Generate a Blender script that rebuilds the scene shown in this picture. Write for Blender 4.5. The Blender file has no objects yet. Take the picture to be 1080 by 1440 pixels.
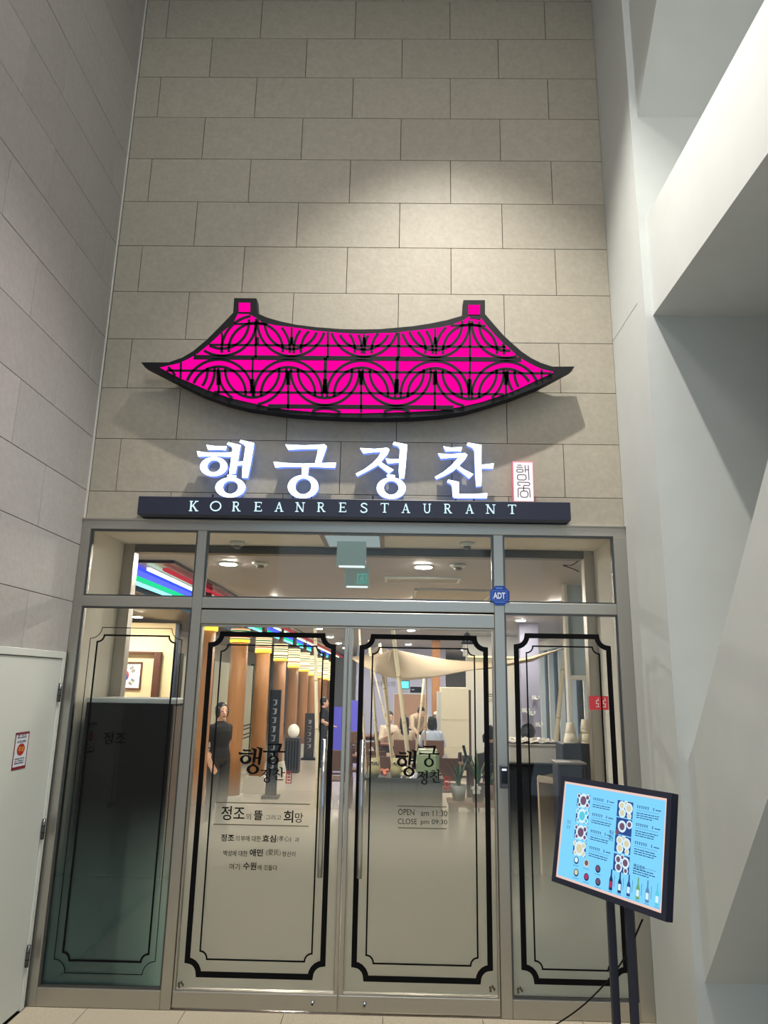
import bpy, bmesh, math, random
import numpy as np
from mathutils import Vector, Matrix
random.seed(7)
PI = math.pi
SC = bpy.context.scene
COL = SC.collection

# ------------------------------------------------------------------ camera
F_PX = 997.275
RV = np.array([-0.235905604, 0.0149113278, 0.0165764229])
CAM = np.array([0.00400546, -4.90624067, 1.96347484])
def _rot(r):
    th = np.linalg.norm(r); k = r / th
    K = np.array([[0, -k[2], k[1]], [k[2], 0, -k[0]], [-k[1], k[0], 0]])
    return np.eye(3) + math.sin(th) * K + (1 - math.cos(th)) * K @ K
RM = _rot(RV) @ np.array([[1, 0, 0], [0, 0, -1], [0, 1, 0.0]])
cd = bpy.data.cameras.new('camera'); cam = bpy.data.objects.new('camera', cd); COL.objects.link(cam)
cd.sensor_fit = 'VERTICAL'; cd.sensor_height = 36.0; cd.lens = F_PX * 36.0 / 1440.0
cd.clip_start = 0.05; cd.clip_end = 200
mw = Matrix.Identity(4)
for i, v in enumerate((RM[0], -RM[1], -RM[2])):
    for j in range(3): mw[j][i] = v[j]
for j in range(3): mw[j][3] = CAM[j]
cam.matrix_world = mw
SC.camera = cam

# ------------------------------------------------------------------ light and exposure
SC.view_settings.view_transform = 'Standard'
SC.view_settings.look = 'None'
SC.view_settings.exposure = 0.25
SC.view_settings.gamma = 1.0
SC.view_settings.use_curve_mapping = False
try:
    SC.cycles.use_denoising = True
    SC.cycles.max_bounces = 8
    SC.cycles.transparent_max_bounces = 24
    SC.cycles.sample_clamp_indirect = 6.0
except Exception:
    pass
wd = bpy.data.worlds.new('world'); SC.world = wd; wd.use_nodes = True
bg = wd.node_tree.nodes['Background']
bg.inputs[0].default_value = (0.66, 0.85, 1.0, 1); bg.inputs[1].default_value = 0.9

FILL_GLOW = 8.5                    # strength of the fill panels added over the porch
SPOT_POS = (0.34, -1.55, 7.98)
sl = bpy.data.lights.new('downlight_beam', 'SPOT'); sl.energy = 1350; sl.color = (1.0, 0.955, 0.87)
sl.spot_size = math.radians(80); sl.spot_blend = 0.75; sl.shadow_soft_size = 0.05
so = bpy.data.objects.new('downlight_beam', sl); COL.objects.link(so); so.location = SPOT_POS
so.rotation_euler = (0, 0, 0)

# ------------------------------------------------------------------ pixel -> point helpers
def ray(x, y):
    return RM.T @ np.array([(x - 540) / F_PX, (y - 720) / F_PX, 1.0])
def at(x, y, Y):
    d = ray(x, y); return Vector(CAM + d * ((Y - CAM[1]) / d[1]))
def atX(x, y, X):
    d = ray(x, y); return Vector(CAM + d * ((X - CAM[0]) / d[0]))
def atZ(x, y, Z):
    d = ray(x, y); return Vector(CAM + d * ((Z - CAM[2]) / d[2]))

# ------------------------------------------------------------------ materials
def lin(c):
    return tuple((v / 12.92 if v <= 0.04045 else ((v + 0.055) / 1.055) ** 2.4) for v in [x / 255.0 for x in c]) + (1,)
MATS = {}
def mat(name, col, rough=0.6, metal=0.0, emit=None, estr=0.0, var=0.0, scale=20.0, bump=0.0, spec=0.5, rnd=0.0, aniso=None, detail=6, col2=None):
    """principled with procedural grain: var = value variation, rnd = per object variation"""
    if name in MATS: return MATS[name]
    m = bpy.data.materials.new(name); m.use_nodes = True; MATS[name] = m
    nt = m.node_tree; b = nt.nodes['Principled BSDF']
    b.inputs['Base Color'].default_value = lin(col); b.inputs['Roughness'].default_value = rough
    b.inputs['Metallic'].default_value = metal
    if 'Specular IOR Level' in b.inputs: b.inputs['Specular IOR Level'].default_value = spec
    if emit is not None:
        b.inputs['Emission Color'].default_value = lin(emit); b.inputs['Emission Strength'].default_value = estr
    if var > 0 or bump > 0 or rnd > 0:
        tc = nt.nodes.new('ShaderNodeTexCoord'); mp = nt.nodes.new('ShaderNodeMapping')
        nt.links.new(tc.outputs['Object'], mp.inputs[0])
        if aniso: mp.inputs['Scale'].default_value = aniso
        no = nt.nodes.new('ShaderNodeTexNoise'); no.inputs['Scale'].default_value = scale; no.inputs['Detail'].default_value = detail
        nt.links.new(mp.outputs[0], no.inputs['Vector'])
        hs = nt.nodes.new('ShaderNodeHueSaturation'); hs.inputs['Color'].default_value = lin(col)
        if col2 is not None:
            mx = nt.nodes.new('ShaderNodeMix'); mx.data_type = 'RGBA'
            mx.inputs[6].default_value = lin(col); mx.inputs[7].default_value = lin(col2)
            n2 = nt.nodes.new('ShaderNodeTexNoise'); n2.inputs['Scale'].default_value = scale * 0.35; n2.inputs['Detail'].default_value = 4
            nt.links.new(mp.outputs[0], n2.inputs['Vector']); nt.links.new(n2.outputs[0], mx.inputs[0])
            nt.links.new(mx.outputs[2], hs.inputs['Color'])
        ma = nt.nodes.new('ShaderNodeMath'); ma.operation = 'MULTIPLY_ADD'
        nt.links.new(no.outputs[0], ma.inputs[0]); ma.inputs[1].default_value = 2 * var; ma.inputs[2].default_value = 1 - var
        last = ma
        if rnd > 0:
            oi = nt.nodes.new('ShaderNodeObjectInfo'); m2 = nt.nodes.new('ShaderNodeMath'); m2.operation = 'MULTIPLY_ADD'
            nt.links.new(oi.outputs['Random'], m2.inputs[0]); m2.inputs[1].default_value = 2 * rnd; m2.inputs[2].default_value = 1 - rnd
            m3 = nt.nodes.new('ShaderNodeMath'); m3.operation = 'MULTIPLY'
            nt.links.new(ma.outputs[0], m3.inputs[0]); nt.links.new(m2.outputs[0], m3.inputs[1]); last = m3
            ad = nt.nodes.new('ShaderNodeVectorMath'); ad.operation = 'ADD'   # shift the grain per piece
            cb = nt.nodes.new('ShaderNodeMath'); cb.operation = 'MULTIPLY'; cb.inputs[1].default_value = 37.0
            nt.links.new(oi.outputs['Random'], cb.inputs[0])
            nt.links.new(mp.outputs[0], ad.inputs[0]); nt.links.new(cb.outputs[0], ad.inputs[1])
            nt.links.new(ad.outputs[0], no.inputs['Vector'])
        nt.links.new(last.outputs[0], hs.inputs['Value'])
        nt.links.new(hs.outputs[0], b.inputs['Base Color'])
        if bump > 0:
            bp = nt.nodes.new('ShaderNodeBump'); bp.inputs['Strength'].default_value = bump; bp.inputs['Distance'].default_value = 0.01
            nt.links.new(no.outputs[0], bp.inputs['Height']); nt.links.new(bp.outputs[0], b.inputs['Normal'])
    return m
def emis(name, col, s):
    if name in MATS: return MATS[name]
    m = bpy.data.materials.new(name); m.use_nodes = True; MATS[name] = m
    nt = m.node_tree; nt.nodes.remove(nt.nodes['Principled BSDF'])
    e = nt.nodes.new('ShaderNodeEmission'); e.inputs[0].default_value = lin(col); e.inputs[1].default_value = s
    nt.links.new(e.outputs[0], nt.nodes['Material Output'].inputs[0]); return m
def glass_mat(name, tint=(246, 248, 248), ior=1.33):
    m = bpy.data.materials.new(name); m.use_nodes = True; MATS[name] = m
    nt = m.node_tree; nt.nodes.remove(nt.nodes['Principled BSDF'])
    t = nt.nodes.new('ShaderNodeBsdfTransparent'); t.inputs[0].default_value = lin(tint)
    g = nt.nodes.new('ShaderNodeBsdfGlossy'); g.inputs['Roughness'].default_value = 0.0
    f = nt.nodes.new('ShaderNodeFresnel'); f.inputs[0].default_value = ior
    x = nt.nodes.new('ShaderNodeMixShader')
    nt.links.new(f.outputs[0], x.inputs[0]); nt.links.new(t.outputs[0], x.inputs[1]); nt.links.new(g.outputs[0], x.inputs[2])
    nt.links.new(x.outputs[0], nt.nodes['Material Output'].inputs[0]); return m
def film_mat(name, col, z_clear, z_full, top=0.96):
    """frosted film printed with a gradient: clear above z_clear, fully frosted below z_full"""
    m = bpy.data.materials.new(name); m.use_nodes = True; MATS[name] = m
    nt = m.node_tree; nt.nodes.remove(nt.nodes['Principled BSDF'])
    tc = nt.nodes.new('ShaderNodeTexCoord'); sp = nt.nodes.new('ShaderNodeSeparateXYZ')
    nt.links.new(tc.outputs['Object'], sp.inputs[0])
    mr = nt.nodes.new('ShaderNodeMapRange'); mr.interpolation_type = 'SMOOTHSTEP'
    mr.inputs[1].default_value = z_clear; mr.inputs[2].default_value = z_full
    mr.inputs[3].default_value = 0.0; mr.inputs[4].default_value = top
    nt.links.new(sp.outputs[2], mr.inputs[0])
    tr = nt.nodes.new('ShaderNodeBsdfTransparent')
    d = nt.nodes.new('ShaderNodeBsdfDiffuse'); d.inputs[0].default_value = lin(col)
    l = nt.nodes.new('ShaderNodeBsdfTranslucent'); l.inputs[0].default_value = lin(col)
    mx = nt.nodes.new('ShaderNodeMixShader'); mx.inputs[0].default_value = 0.62
    nt.links.new(d.outputs[0], mx.inputs[1]); nt.links.new(l.outputs[0], mx.inputs[2])
    m2 = nt.nodes.new('ShaderNodeMixShader')
    nt.links.new(mr.outputs[0], m2.inputs[0]); nt.links.new(tr.outputs[0], m2.inputs[1]); nt.links.new(mx.outputs[0], m2.inputs[2])
    nt.links.new(m2.outputs[0], nt.nodes['Material Output'].inputs[0]); return m

M_TILE = mat('wall_tile_stone', (168, 161, 147), 0.55, var=0.15, scale=30, bump=0.12, rnd=0.045, col2=(156, 148, 133))
M_TILEL = mat('wall_tile_stone_side', (172, 169, 166), 0.55, var=0.14, scale=30, bump=0.12, rnd=0.045, col2=(166, 160, 158))
M_GROUT = mat('joint_grey', (40, 37, 33), 0.9, var=0.1, scale=40)
M_CONC = mat('painted_concrete', (206, 210, 208), 0.75, var=0.035, scale=6, bump=0.10, col2=(196, 200, 198))
M_GRAN = mat('granite_slab', (176, 166, 146), 0.8, var=0.35, scale=160, bump=0.2, rnd=0.04, detail=2)
M_STEEL = mat('brushed_steel', (178, 174, 166), 0.34, 0.9, var=0.05, scale=30, aniso=(60, 60, 1.0))
M_STEELD = mat('dark_steel', (96, 98, 100), 0.35, 0.9, var=0.05, scale=30)
M_CHROME = mat('polished_steel', (190, 195, 202), 0.16, 1.0)
M_GLASS = glass_mat('clear_glass')
M_FILM = film_mat('frosted_film', (238, 235, 224), 1.22, 0.60)
M_FILML = film_mat('frosted_film_dim', (170, 196, 188), 1.25, 0.15, 0.80)  # same film as the doors; the dimmer teal light is put into its colour
M_FILMR = film_mat('frosted_film_right', (206, 210, 204), 1.25 - .11, 0.20 - .11, 0.86)
M_PRINT = mat('black_vinyl', (12, 12, 14), 0.6, spec=.1)
M_PRINTG = mat('olive_vinyl', (84, 80, 62), 0.6)
M_BLACK = mat('black_paint', (17, 18, 23), 0.55, var=0.03, scale=8, spec=.2)
M_NAVY = mat('sign_navy', (34, 38, 58), 0.4, var=0.03, scale=8)
M_MAG = emis('magenta_acrylic', (255, 0, 160), .86)
M_LET = emis('lit_letter_face', (214, 238, 255), 3.6)
M_LETS = emis('lit_small_letter', (205, 240, 250), 1.1)
M_SEAL = emis('lit_seal_face', (255, 246, 248), .95)
M_SEALR = mat('seal_pink_edge', (214, 120, 135), 0.5, emit=(230, 120, 140), estr=0.25)
M_WHITEP = mat('white_painted_metal', (206, 209, 203), 0.45, var=0.02, scale=5)
M_PLASTER = mat('cream_plaster', (232, 225, 210), 0.85, var=0.03, scale=9)
M_WHITEW = mat('white_plaster', (226, 224, 218), 0.85, var=0.03, scale=9)
M_CEIL = mat('ceiling_paint', (164, 160, 160), 0.55, var=0.03, scale=4)
M_DARKC = mat('dark_timber_ceiling', (70, 54, 46), 0.45, var=0.1, scale=8, aniso=(1, 12, 1))
M_PINE = mat('pine_log', (182, 132, 86), 0.55, var=0.16, scale=7, aniso=(5, 5, 0.7), bump=0.05, col2=(160, 108, 66))
M_WOODD = mat('dark_wood', (84, 48, 34), 0.45, var=0.15, scale=10, aniso=(1, 8, 1))
M_WOODR = mat('red_brown_wood', (116, 66, 44), 0.45, var=0.12, scale=10, aniso=(8, 1, 1))
M_BACKR = mat('brown_vinyl_back', (104, 72, 54), 0.5, var=0.06, scale=14)
M_FLOORI = mat('polished_floor_tile', (196, 184, 168), 0.18, var=0.05, scale=5)
M_BAMBOO = mat('bamboo_pole', (236, 224, 192), 0.5, var=0.08, scale=9, aniso=(6, 6, 1))
M_CANVAS = mat('canvas_sail', (176, 158, 132), 0.85, var=0.04, scale=30)
M_BLKCAB = mat('black_cabinet_gloss', (9, 10, 11), 0.4, var=0.03, scale=5, spec=.15)

# ------------------------------------------------------------------ object helpers
BASE = {}
def props(o, label=None, cat=None, group=None, kind=None):
    if label: o['label'] = label
    if cat: o['category'] = cat
    if group: o['group'] = group
    if kind: o['kind'] = kind
    return o
def thing(name, label, cat, loc=(0, 0, 0), rotz=0.0, group=None, kind=None, local=False):
    o = bpy.data.objects.new(name, None); COL.objects.link(o); o.empty_display_size = 0.1
    o.location = loc; o.rotation_euler = (0, 0, rotz)
    BASE[o.name] = Vector((0, 0, 0)) if local else Vector(loc)
    return props(o, label, cat, group, kind)
class MB:
    def __init__(s): s.v = []; s.f = []
    def add(s, vs, fs):
        n = len(s.v); s.v += [Vector(v) for v in vs]; s.f += [tuple(i + n for i in f) for f in fs]; return s
    def box(s, x0, x1, y0, y1, z0, z1):
        vs = [(x, y, z) for z in (z0, z1) for y in (y0, y1) for x in (x0, x1)]
        return s.add(vs, [(0, 2, 3, 1), (4, 5, 7, 6), (0, 1, 5, 4), (2, 6, 7, 3), (0, 4, 6, 2), (1, 3, 7, 5)])
    def frame(s, o, u, v, w):      # box from an origin and three edge vectors
        o, u, v, w = map(Vector, (o, u, v, w))
        vs = [o, o + u, o + u + v, o + v, o + w, o + u + w, o + u + v + w, o + v + w]
        return s.add(vs, [(0, 3, 2, 1), (4, 5, 6, 7), (0, 1, 5, 4), (1, 2, 6, 5), (2, 3, 7, 6), (3, 0, 4, 7)])
    def bbox(s, x0, x1, y0, y1, z0, z1, b=0.01):   # box with chamfered vertical and top edges
        b = min(b, (x1 - x0) * .45, (y1 - y0) * .45, (z1 - z0) * .45)
        def ring(z, i):
            return [(x0 + b, y0 + i, z), (x1 - b, y0 + i, z), (x1 - i, y0 + b, z), (x1 - i, y1 - b, z), (x1 - b, y1 - i, z), (x0 + b, y1 - i, z), (x0 + i, y1 - b, z), (x0 + i, y0 + b, z)]
        vs = ring(z0, b * .6) + ring(z0 + b, 0) + ring(z1 - b, 0) + ring(z1, b * .6)
        fs = [tuple(range(7, -1, -1)), tuple(range(24, 32))]
        for k in range(3):
            for i in range(8):
                j = (i + 1) % 8; fs.append((k * 8 + i, k * 8 + j, k * 8 + 8 + j, k * 8 + 8 + i))
        return s.add(vs, fs)
    def tube(s, pts, r, n=10, cap=True):
        pts = [Vector(p) for p in pts]; rs = r if isinstance(r, (list, tuple)) else [r] * len(pts)
        rings = []; up = None
        for i, p in enumerate(pts):
            d = (pts[min(i + 1, len(pts) - 1)] - pts[max(i - 1, 0)]).normalized()
            if up is None or abs(d.dot(up)) > 0.95: up = Vector((1, 0, 0)) if abs(d.x) < 0.8 else Vector((0, 1, 0))
            a = d.cross(up).normalized(); b = d.cross(a).normalized()
            rings.append([p + (a * math.cos(t) + b * math.sin(t)) * rs[i] for t in [2 * PI * k / n for k in range(n)]])
        vs = [v for q in rings for v in q]; fs = []
        for i in range(len(pts) - 1):
            for k in range(n):
                j = (k + 1) % n; fs.append((i * n + k, i * n + j, i * n + n + j, i * n + n + k))
        if cap: fs += [tuple(range(n - 1, -1, -1)), tuple(range((len(pts) - 1) * n, len(pts) * n))]
        return s.add(vs, fs)
    def lathe(s, c, prof, n=20, sx=1.0, sy=1.0):
        c = Vector(c); vs = []; fs = []
        for (r, z) in prof:
            for k in range(n):
                t = 2 * PI * k / n; vs.append(c + Vector((r * sx * math.cos(t), r * sy * math.sin(t), z)))
        for i in range(len(prof) - 1):
            for k in range(n):
                j = (k + 1) % n; fs.append((i * n + k, i * n + j, i * n + n + j, i * n + n + k))
        fs += [tuple(range(n - 1, -1, -1)), tuple(range((len(prof) - 1) * n, len(prof) * n))]
        return s.add(vs, fs)
    def ell(s, c, rx, ry, rz, n=14, m=9, M=None):
        c = Vector(c); vs = [Vector((0, 0, -rz))]; fs = []
        for i in range(1, m):
            a = -PI / 2 + PI * i / m
            for k in range(n):
                t = 2 * PI * k / n; vs.append(Vector((rx * math.cos(a) * math.cos(t), ry * math.cos(a) * math.sin(t), rz * math.sin(a))))
        vs.append(Vector((0, 0, rz)))
        for k in range(n):
            j = (k + 1) % n; fs.append((0, 1 + j, 1 + k))
            for i in range(m - 2): fs.append((1 + i * n + k, 1 + i * n + j, 1 + (i + 1) * n + j, 1 + (i + 1) * n + k))
            fs.append((1 + (m - 2) * n + k, 1 + (m - 2) * n + j, len(vs) - 1))
        if M is not None: vs = [M @ v for v in vs]
        return s.add([c + v for v in vs], fs)
    def prism(s, poly, off):       # polygon (3D points) extruded by the vector off
        off = Vector(off); n = len(poly); P = [Vector(p) for p in poly]
        fs = [tuple(range(n)), tuple(range(2 * n - 1, n - 1, -1))]
        for i in range(n): j = (i + 1) % n; fs.append((j, i, n + i, n + j))
        return s.add(P + [p + off for p in P], fs)
    def ringprism(s, outer, inner, off):
        off = Vector(off); n = len(outer); P = [Vector(p) for p in outer] + [Vector(p) for p in inner]
        P = P + [p + off for p in P]; fs = []
        for i in range(n):
            j = (i + 1) % n
            fs += [(i, j, n + j, n + i), (2 * n + j, 2 * n + i, 3 * n + i, 3 * n + j), (j, i, 2 * n + i, 2 * n + j), (n + i, n + j, 3 * n + j, 3 * n + i)]
        return s.add(P, fs)
    def build(s, name, m, parent=None, smooth=False, kind=None):
        me = bpy.data.meshes.new(name)
        b = Vector((0, 0, 0))
        if parent is not None: b = BASE.get(parent.name, Vector((0, 0, 0)))
        me.from_pydata([tuple(v - b) for v in s.v], [], s.f); me.update()
        bm = bmesh.new(); bm.from_mesh(me)
        bmesh.ops.recalc_face_normals(bm, faces=bm.faces); bm.to_mesh(me); bm.free()
        if isinstance(m, (list, tuple)):
            for q in m: me.materials.append(q)
        else: me.materials.append(m)
        if smooth:
            for p in me.polygons: p.use_smooth = True
        o = bpy.data.objects.new(name, me); COL.objects.link(o)
        if parent is not None: o.parent = parent
        BASE[o.name] = b
        if kind: o['kind'] = kind
        elif name in ('item_title', 'item_text', 'small_print', 'white_lettering', 'printed_lines', 'seal_strokes', 'plates', 'food', 'notice_strokes', 'lettering', 'wall_lettering', 'glass_mark', 'red_seal', 'border'): o['kind'] = 'stuff'
        return o
def mesh_part(name, me, m, parent, loc=(0, 0, 0)):
    o = bpy.data.objects.new(name, me); COL.objects.link(o); o.parent = parent; o.location = loc
    if m is not None and not me.materials: me.materials.append(m)
    return o
def copy_tree(o, parent=None):
    c = o.copy(); COL.objects.link(c); c.parent = parent
    for ch in list(o.children): copy_tree(ch, c)
    return c
def struct(name, mb, m, label=None, smooth=False):
    o = mb.build(name, m, None, smooth, 'structure')
    if label: o['label'] = label
    return o
def px(poly, Y): return [at(x, y, Y) for x, y in poly]
ORD = ['nearest', 'second', 'third', 'fourth', 'fifth', 'sixth', 'seventh', 'eighth', 'ninth', 'tenth', 'eleventh', 'twelfth']

# text as flat mesh; returns list of (verts2d, faces)
_TXT = {}
def text_geo(s, bold=0.0):
    key = (s, bold)
    if key in _TXT: return _TXT[key]
    cu = bpy.data.curves.new('t', 'FONT'); cu.body = s; cu.size = 1.0; cu.offset = bold; cu.resolution_u = 3
    ob = bpy.data.objects.new('t', cu); COL.objects.link(ob)
    dg = bpy.context.evaluated_depsgraph_get(); dg.update()
    me = bpy.data.meshes.new_from_object(ob.evaluated_get(dg))
    vs = [(v.co.x, v.co.y) for v in me.vertices]; fs = [tuple(p.vertices) for p in me.polygons]
    bpy.data.objects.remove(ob); bpy.data.curves.remove(cu); bpy.data.meshes.remove(me)
    _TXT[key] = (vs, fs); return vs, fs
def text_fit(mb, s, o, u, v, bold=0.0, w=None):
    """lay the string into the rectangle: o bottom left corner, u width vector, v height vector"""
    vs, fs = text_geo(s, bold)
    if not vs: return mb
    x0 = min(a for a, b in vs); x1 = max(a for a, b in vs); y0 = min(b for a, b in vs); y1 = max(b for a, b in vs)
    o, u, v = Vector(o), Vector(u), Vector(v)
    return mb.add([o + u * ((a - x0) / (x1 - x0)) + v * ((b - y0) / max(1e-6, y1 - y0)) for a, b in vs], fs)
def text_px(mb, s, x0, y0, x1, y1, Y, bold=0.0):
    bl = at(x0, y1, Y); br = at(x1, y1, Y); tl = at(x0, y0, Y)
    return text_fit(mb, s, bl, Vector((br.x - bl.x, 0, 0)), Vector((0, 0, tl.z - bl.z)), bold)
def ribbon(mb, pts, w, n, closed=False, off=None):
    """flat band of width w along a polyline, in the plane with normal n; extruded by off when given"""
    P = [Vector(p) for p in pts]; n = Vector(n); N = len(P); A = []; Bq = []
    for i in range(N):
        a = P[(i - 1) % N] if (closed or i > 0) else P[i]; b = P[(i + 1) % N] if (closed or i < N - 1) else P[i]
        d1 = (P[i] - a); d2 = (b - P[i])
        if d1.length < 1e-9: d1 = d2
        if d2.length < 1e-9: d2 = d1
        t = (d1.normalized() + d2.normalized()).normalized(); s = n.cross(t).normalized()
        k = 1.0 / max(0.5, n.cross(d1.normalized()).dot(s))
        A.append(P[i] + s * w * .5 * k); Bq.append(P[i] - s * w * .5 * k)
    M = N if closed else N - 1
    if off is None:
        vs = A + Bq; fs = [(i, (i + 1) % N, N + (i + 1) % N, N + i) for i in range(M)]
        return mb.add(vs, fs)
    off = Vector(off); vs = A + Bq + [p + off for p in A] + [p + off for p in Bq]; fs = []
    for i in range(M):
        j = (i + 1) % N
        fs += [(i, j, N + j, N + i), (2 * N + j, 2 * N + i, 3 * N + i, 3 * N + j), (j, i, 2 * N + i, 2 * N + j), (N + i, N + j, 3 * N + j, 3 * N + i)]
    if not closed: fs += [(0, N, 3 * N, 2 * N), (N - 1, 3 * N - 1, 4 * N - 1, 2 * N - 1)]
    return mb.add(vs, fs)
NY = (0, -1, 0)

# ================================================================== STRUCTURE OUTSIDE
XL, XR = -2.22, 1.617          # left wall plane, right wall plane
ZC = 8.1                       # ceiling over the entrance
HT = 3.06                      # top of the glazed front
struct('floor', MB().box(-2.6, 4.2, -9, -0.02, -0.2, -0.012), M_GROUT, 'bedding under the granite paving before the door')
floor = bpy.data.objects['floor']
k = 0
for i in range(8):
    for j in range(12):
        x0 = -2.43 + i * 0.6; y1 = -0.02 - j * 0.6
        if x0 + .6 < XL + .02 or x0 > XR + .05 + (0 if y1 > -.6 else 1.0): continue
        xa = max(x0 + .002, XL + .015); MB().box(xa, x0 + .598, y1 - .598, y1 - .002, -0.012, 0.0).build('slab', M_GRAN, floor)
struct('ceiling', MB().box(-2.6, 4.2, -9, 0.3, ZC, ZC + .2), M_CEIL, 'ceiling high over the entrance')
# unseen fill panels added behind the viewer to light the porch
for i, (x, y) in enumerate(((-1.3, -3.6), (1.0, -3.6), (-1.3, -6.2), (1.0, -6.2))):
    t = thing('added_fill_panel', 'unseen fill panel added in the ceiling high over the paving, %s row %s' % (('near', 'near', 'far', 'far')[i], ('left', 'right')[i % 2]), 'ceiling hatch', (x, y, ZC), group='added fill panels over the paving')
    MB().box(x - .62, x + .62, y - .62, y + .62, ZC - .03, ZC - .001).build('frame', mat('fill_frame_white', (220, 222, 222), .5), t)
    MB().box(x - .58, x + .58, y - .58, y + .58, ZC - .036, ZC - .0305).build('glow_plate', emis('fill_panel_glow', (255, 248, 238), FILL_GLOW), t)
# downlight fitting of the spot lamp
t = thing('ceiling_downlight', 'recessed spot in the ceiling high above the roof-shaped sign', 'downlight', (SPOT_POS[0], SPOT_POS[1], ZC))
MB().lathe((SPOT_POS[0], SPOT_POS[1], ZC), [(.11, -.002), (.12, -.02), (.09, -.02), (.085, -.004)], 20).build('trim_ring', M_WHITEP, t)

# tiled wall over the entrance
WZ0 = HT
wb = struct('wall_back', MB().box(XL - .2, XR + .2, 0.012, 0.22, HT, ZC), M_GROUT, 'wall clad in large grey stone tiles above the glazed entrance')
def tiles(parent, rows, u0, u1, mk, J, material):
    """rows: (z0,z1,[joints]); mk maps (u0,u1,z0,z1) to a box"""
    for (z0, z1, js) in rows:
        e = [u0] + [j for j in sorted(js) if u0 + .01 < j < u1 - .01] + [u1]
        for a, b in zip(e[:-1], e[1:]):
            mk(a + J, b - J, z0 + J, z1 - J)
G = 0.0021
rows = []
kx = 0.3 * 1.00863706 * 4 / 3
for j in range(-2, 12):
    z0 = 3.6667 + .4 * j; z1 = z0 + .4
    z0 = max(z0, HT); z1 = min(z1, ZC)
    if z1 - z0 < .02: continue
    rows.append((z0, z1, [kx * q for q in range(-6, 6) if (q - j) % 2 == 0]))
def mk_b(a, b, z0, z1):
    dy = random.uniform(0, .0012)
    MB().bbox(a, b, dy, .0119, z0, z1, .0015).build('tile', M_TILE, wb)
tiles(wb, rows, XL + .012, XR, mk_b, G, M_TILE)
# tiled wall on the left
wl = struct('wall_left', MB().box(XL - .4, XL - .012, -8.5, 0.0, 0, ZC).box(XL - .4, XL - .012, 0.0, 0.2, HT, ZC), M_GROUT, 'side wall clad in large grey stone tiles')
rows = []
DOOR_Y0, DOOR_Y1, DOOR_Z = -1.06, -0.045, 2.125
for j in range(-9, 12):
    z0 = 3.6667 + .4 * j; z1 = min(z0 + .4, ZC)
    z0 = max(z0, 0.0)
    if z1 - z0 < .02: continue
    rows.append((z0, z1, [-.206 - (.42 if j % 2 == 0 else 0) - .84 * q for q in range(0, 10)]))
def mk_l(a, b, z0, z1):
    if z1 < DOOR_Z + .02 and a > DOOR_Y0 - .02: return
    segs = [(a, b)]
    dx = random.uniform(0, .0012)
    if z0 < DOOR_Z:
        if z1 > DOOR_Z + .02:
            if b > DOOR_Y0:
                zz = max(z0, DOOR_Z + G)
                MB().bbox(XL - .0119, XL - dx, max(a, DOOR_Y0), b, zz, z1, .0015).build('tile', M_TILEL, wl)
                if a < DOOR_Y0 - .02: MB().bbox(XL - .0119, XL - dx, a, DOOR_Y0 - G, z0, z1, .0015).build('tile', M_TILEL, wl)
                return
        elif b > DOOR_Y0: b = DOOR_Y0 - G
    if b - a < .02: return
    MB().bbox(XL - .0119, XL - dx, a, b, z0, z1, .0015).build('tile', M_TILEL, wl)
tiles(wl, rows, -5.2, -0.002, mk_l, G, M_TILEL)
# thin metal corner bead
struct('trim_1', MB().box(XL - .003, XL + .010, -.010, .004, HT, ZC), mat('corner_bead', (206, 204, 196), .4), 'thin metal bead in the corner of the two tiled walls')

# white concrete frame on the right
YC = -0.672
XB = 1.667
struct('wall_right', MB().box(XR, 4.2, YC, 0.3, 0, ZC).box(XR, XR + .12, -0.001, 0.9, 0, HT), M_CONC, 'white painted concrete pier beside the glazed entrance')
for (z, y0, y1) in ((4.49, -.55, -.001),): MB().box(XR - .0012, XR + .001, y0, y1, z - .0012, z + .0012).build('panel_joint', mat('joint_line', (158, 156, 150), .8), bpy.data.objects['wall_right'])
struct('wall_shade_right', MB().box(3.4, 3.6, -8.5, YC, 0, ZC), M_CONC, 'unseen white wall added behind the diagonal braces to shade the right side')  # out of view, added to keep side light off the right niche
def beam(name, yz, label):
    mb = MB(); mb.prism([(XB, y, z) for y, z in yz], (1.6, 0, 0)); return struct(name, mb, M_CONC, label)
beam('trim_2', [(YC + .0, 4.33), (YC + .0, 5.05), (-8.4, 5.05), (-8.4, 4.33)], 'horizontal white concrete beam running along the right side')
sl1 = 1.205
beam('trim_3', [(YC - .0, .455), (YC - .0, 1.56), (YC - .12, 1.68), (-5.5, 1.765 + (5.5 - .823) * sl1), (-5.5, .581 + (5.5 - .777) * sl1), (YC - .10, .57)], 'lower diagonal white concrete brace on the right')
beam('trim_4', [(YC + .0, 5.87), (YC + .0, 6.86), (-2.0, 6.86 + 1.33 * 1.04), (-2.0, 5.87 + 1.33 * 1.04)], 'upper diagonal white concrete brace on the right')

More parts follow.
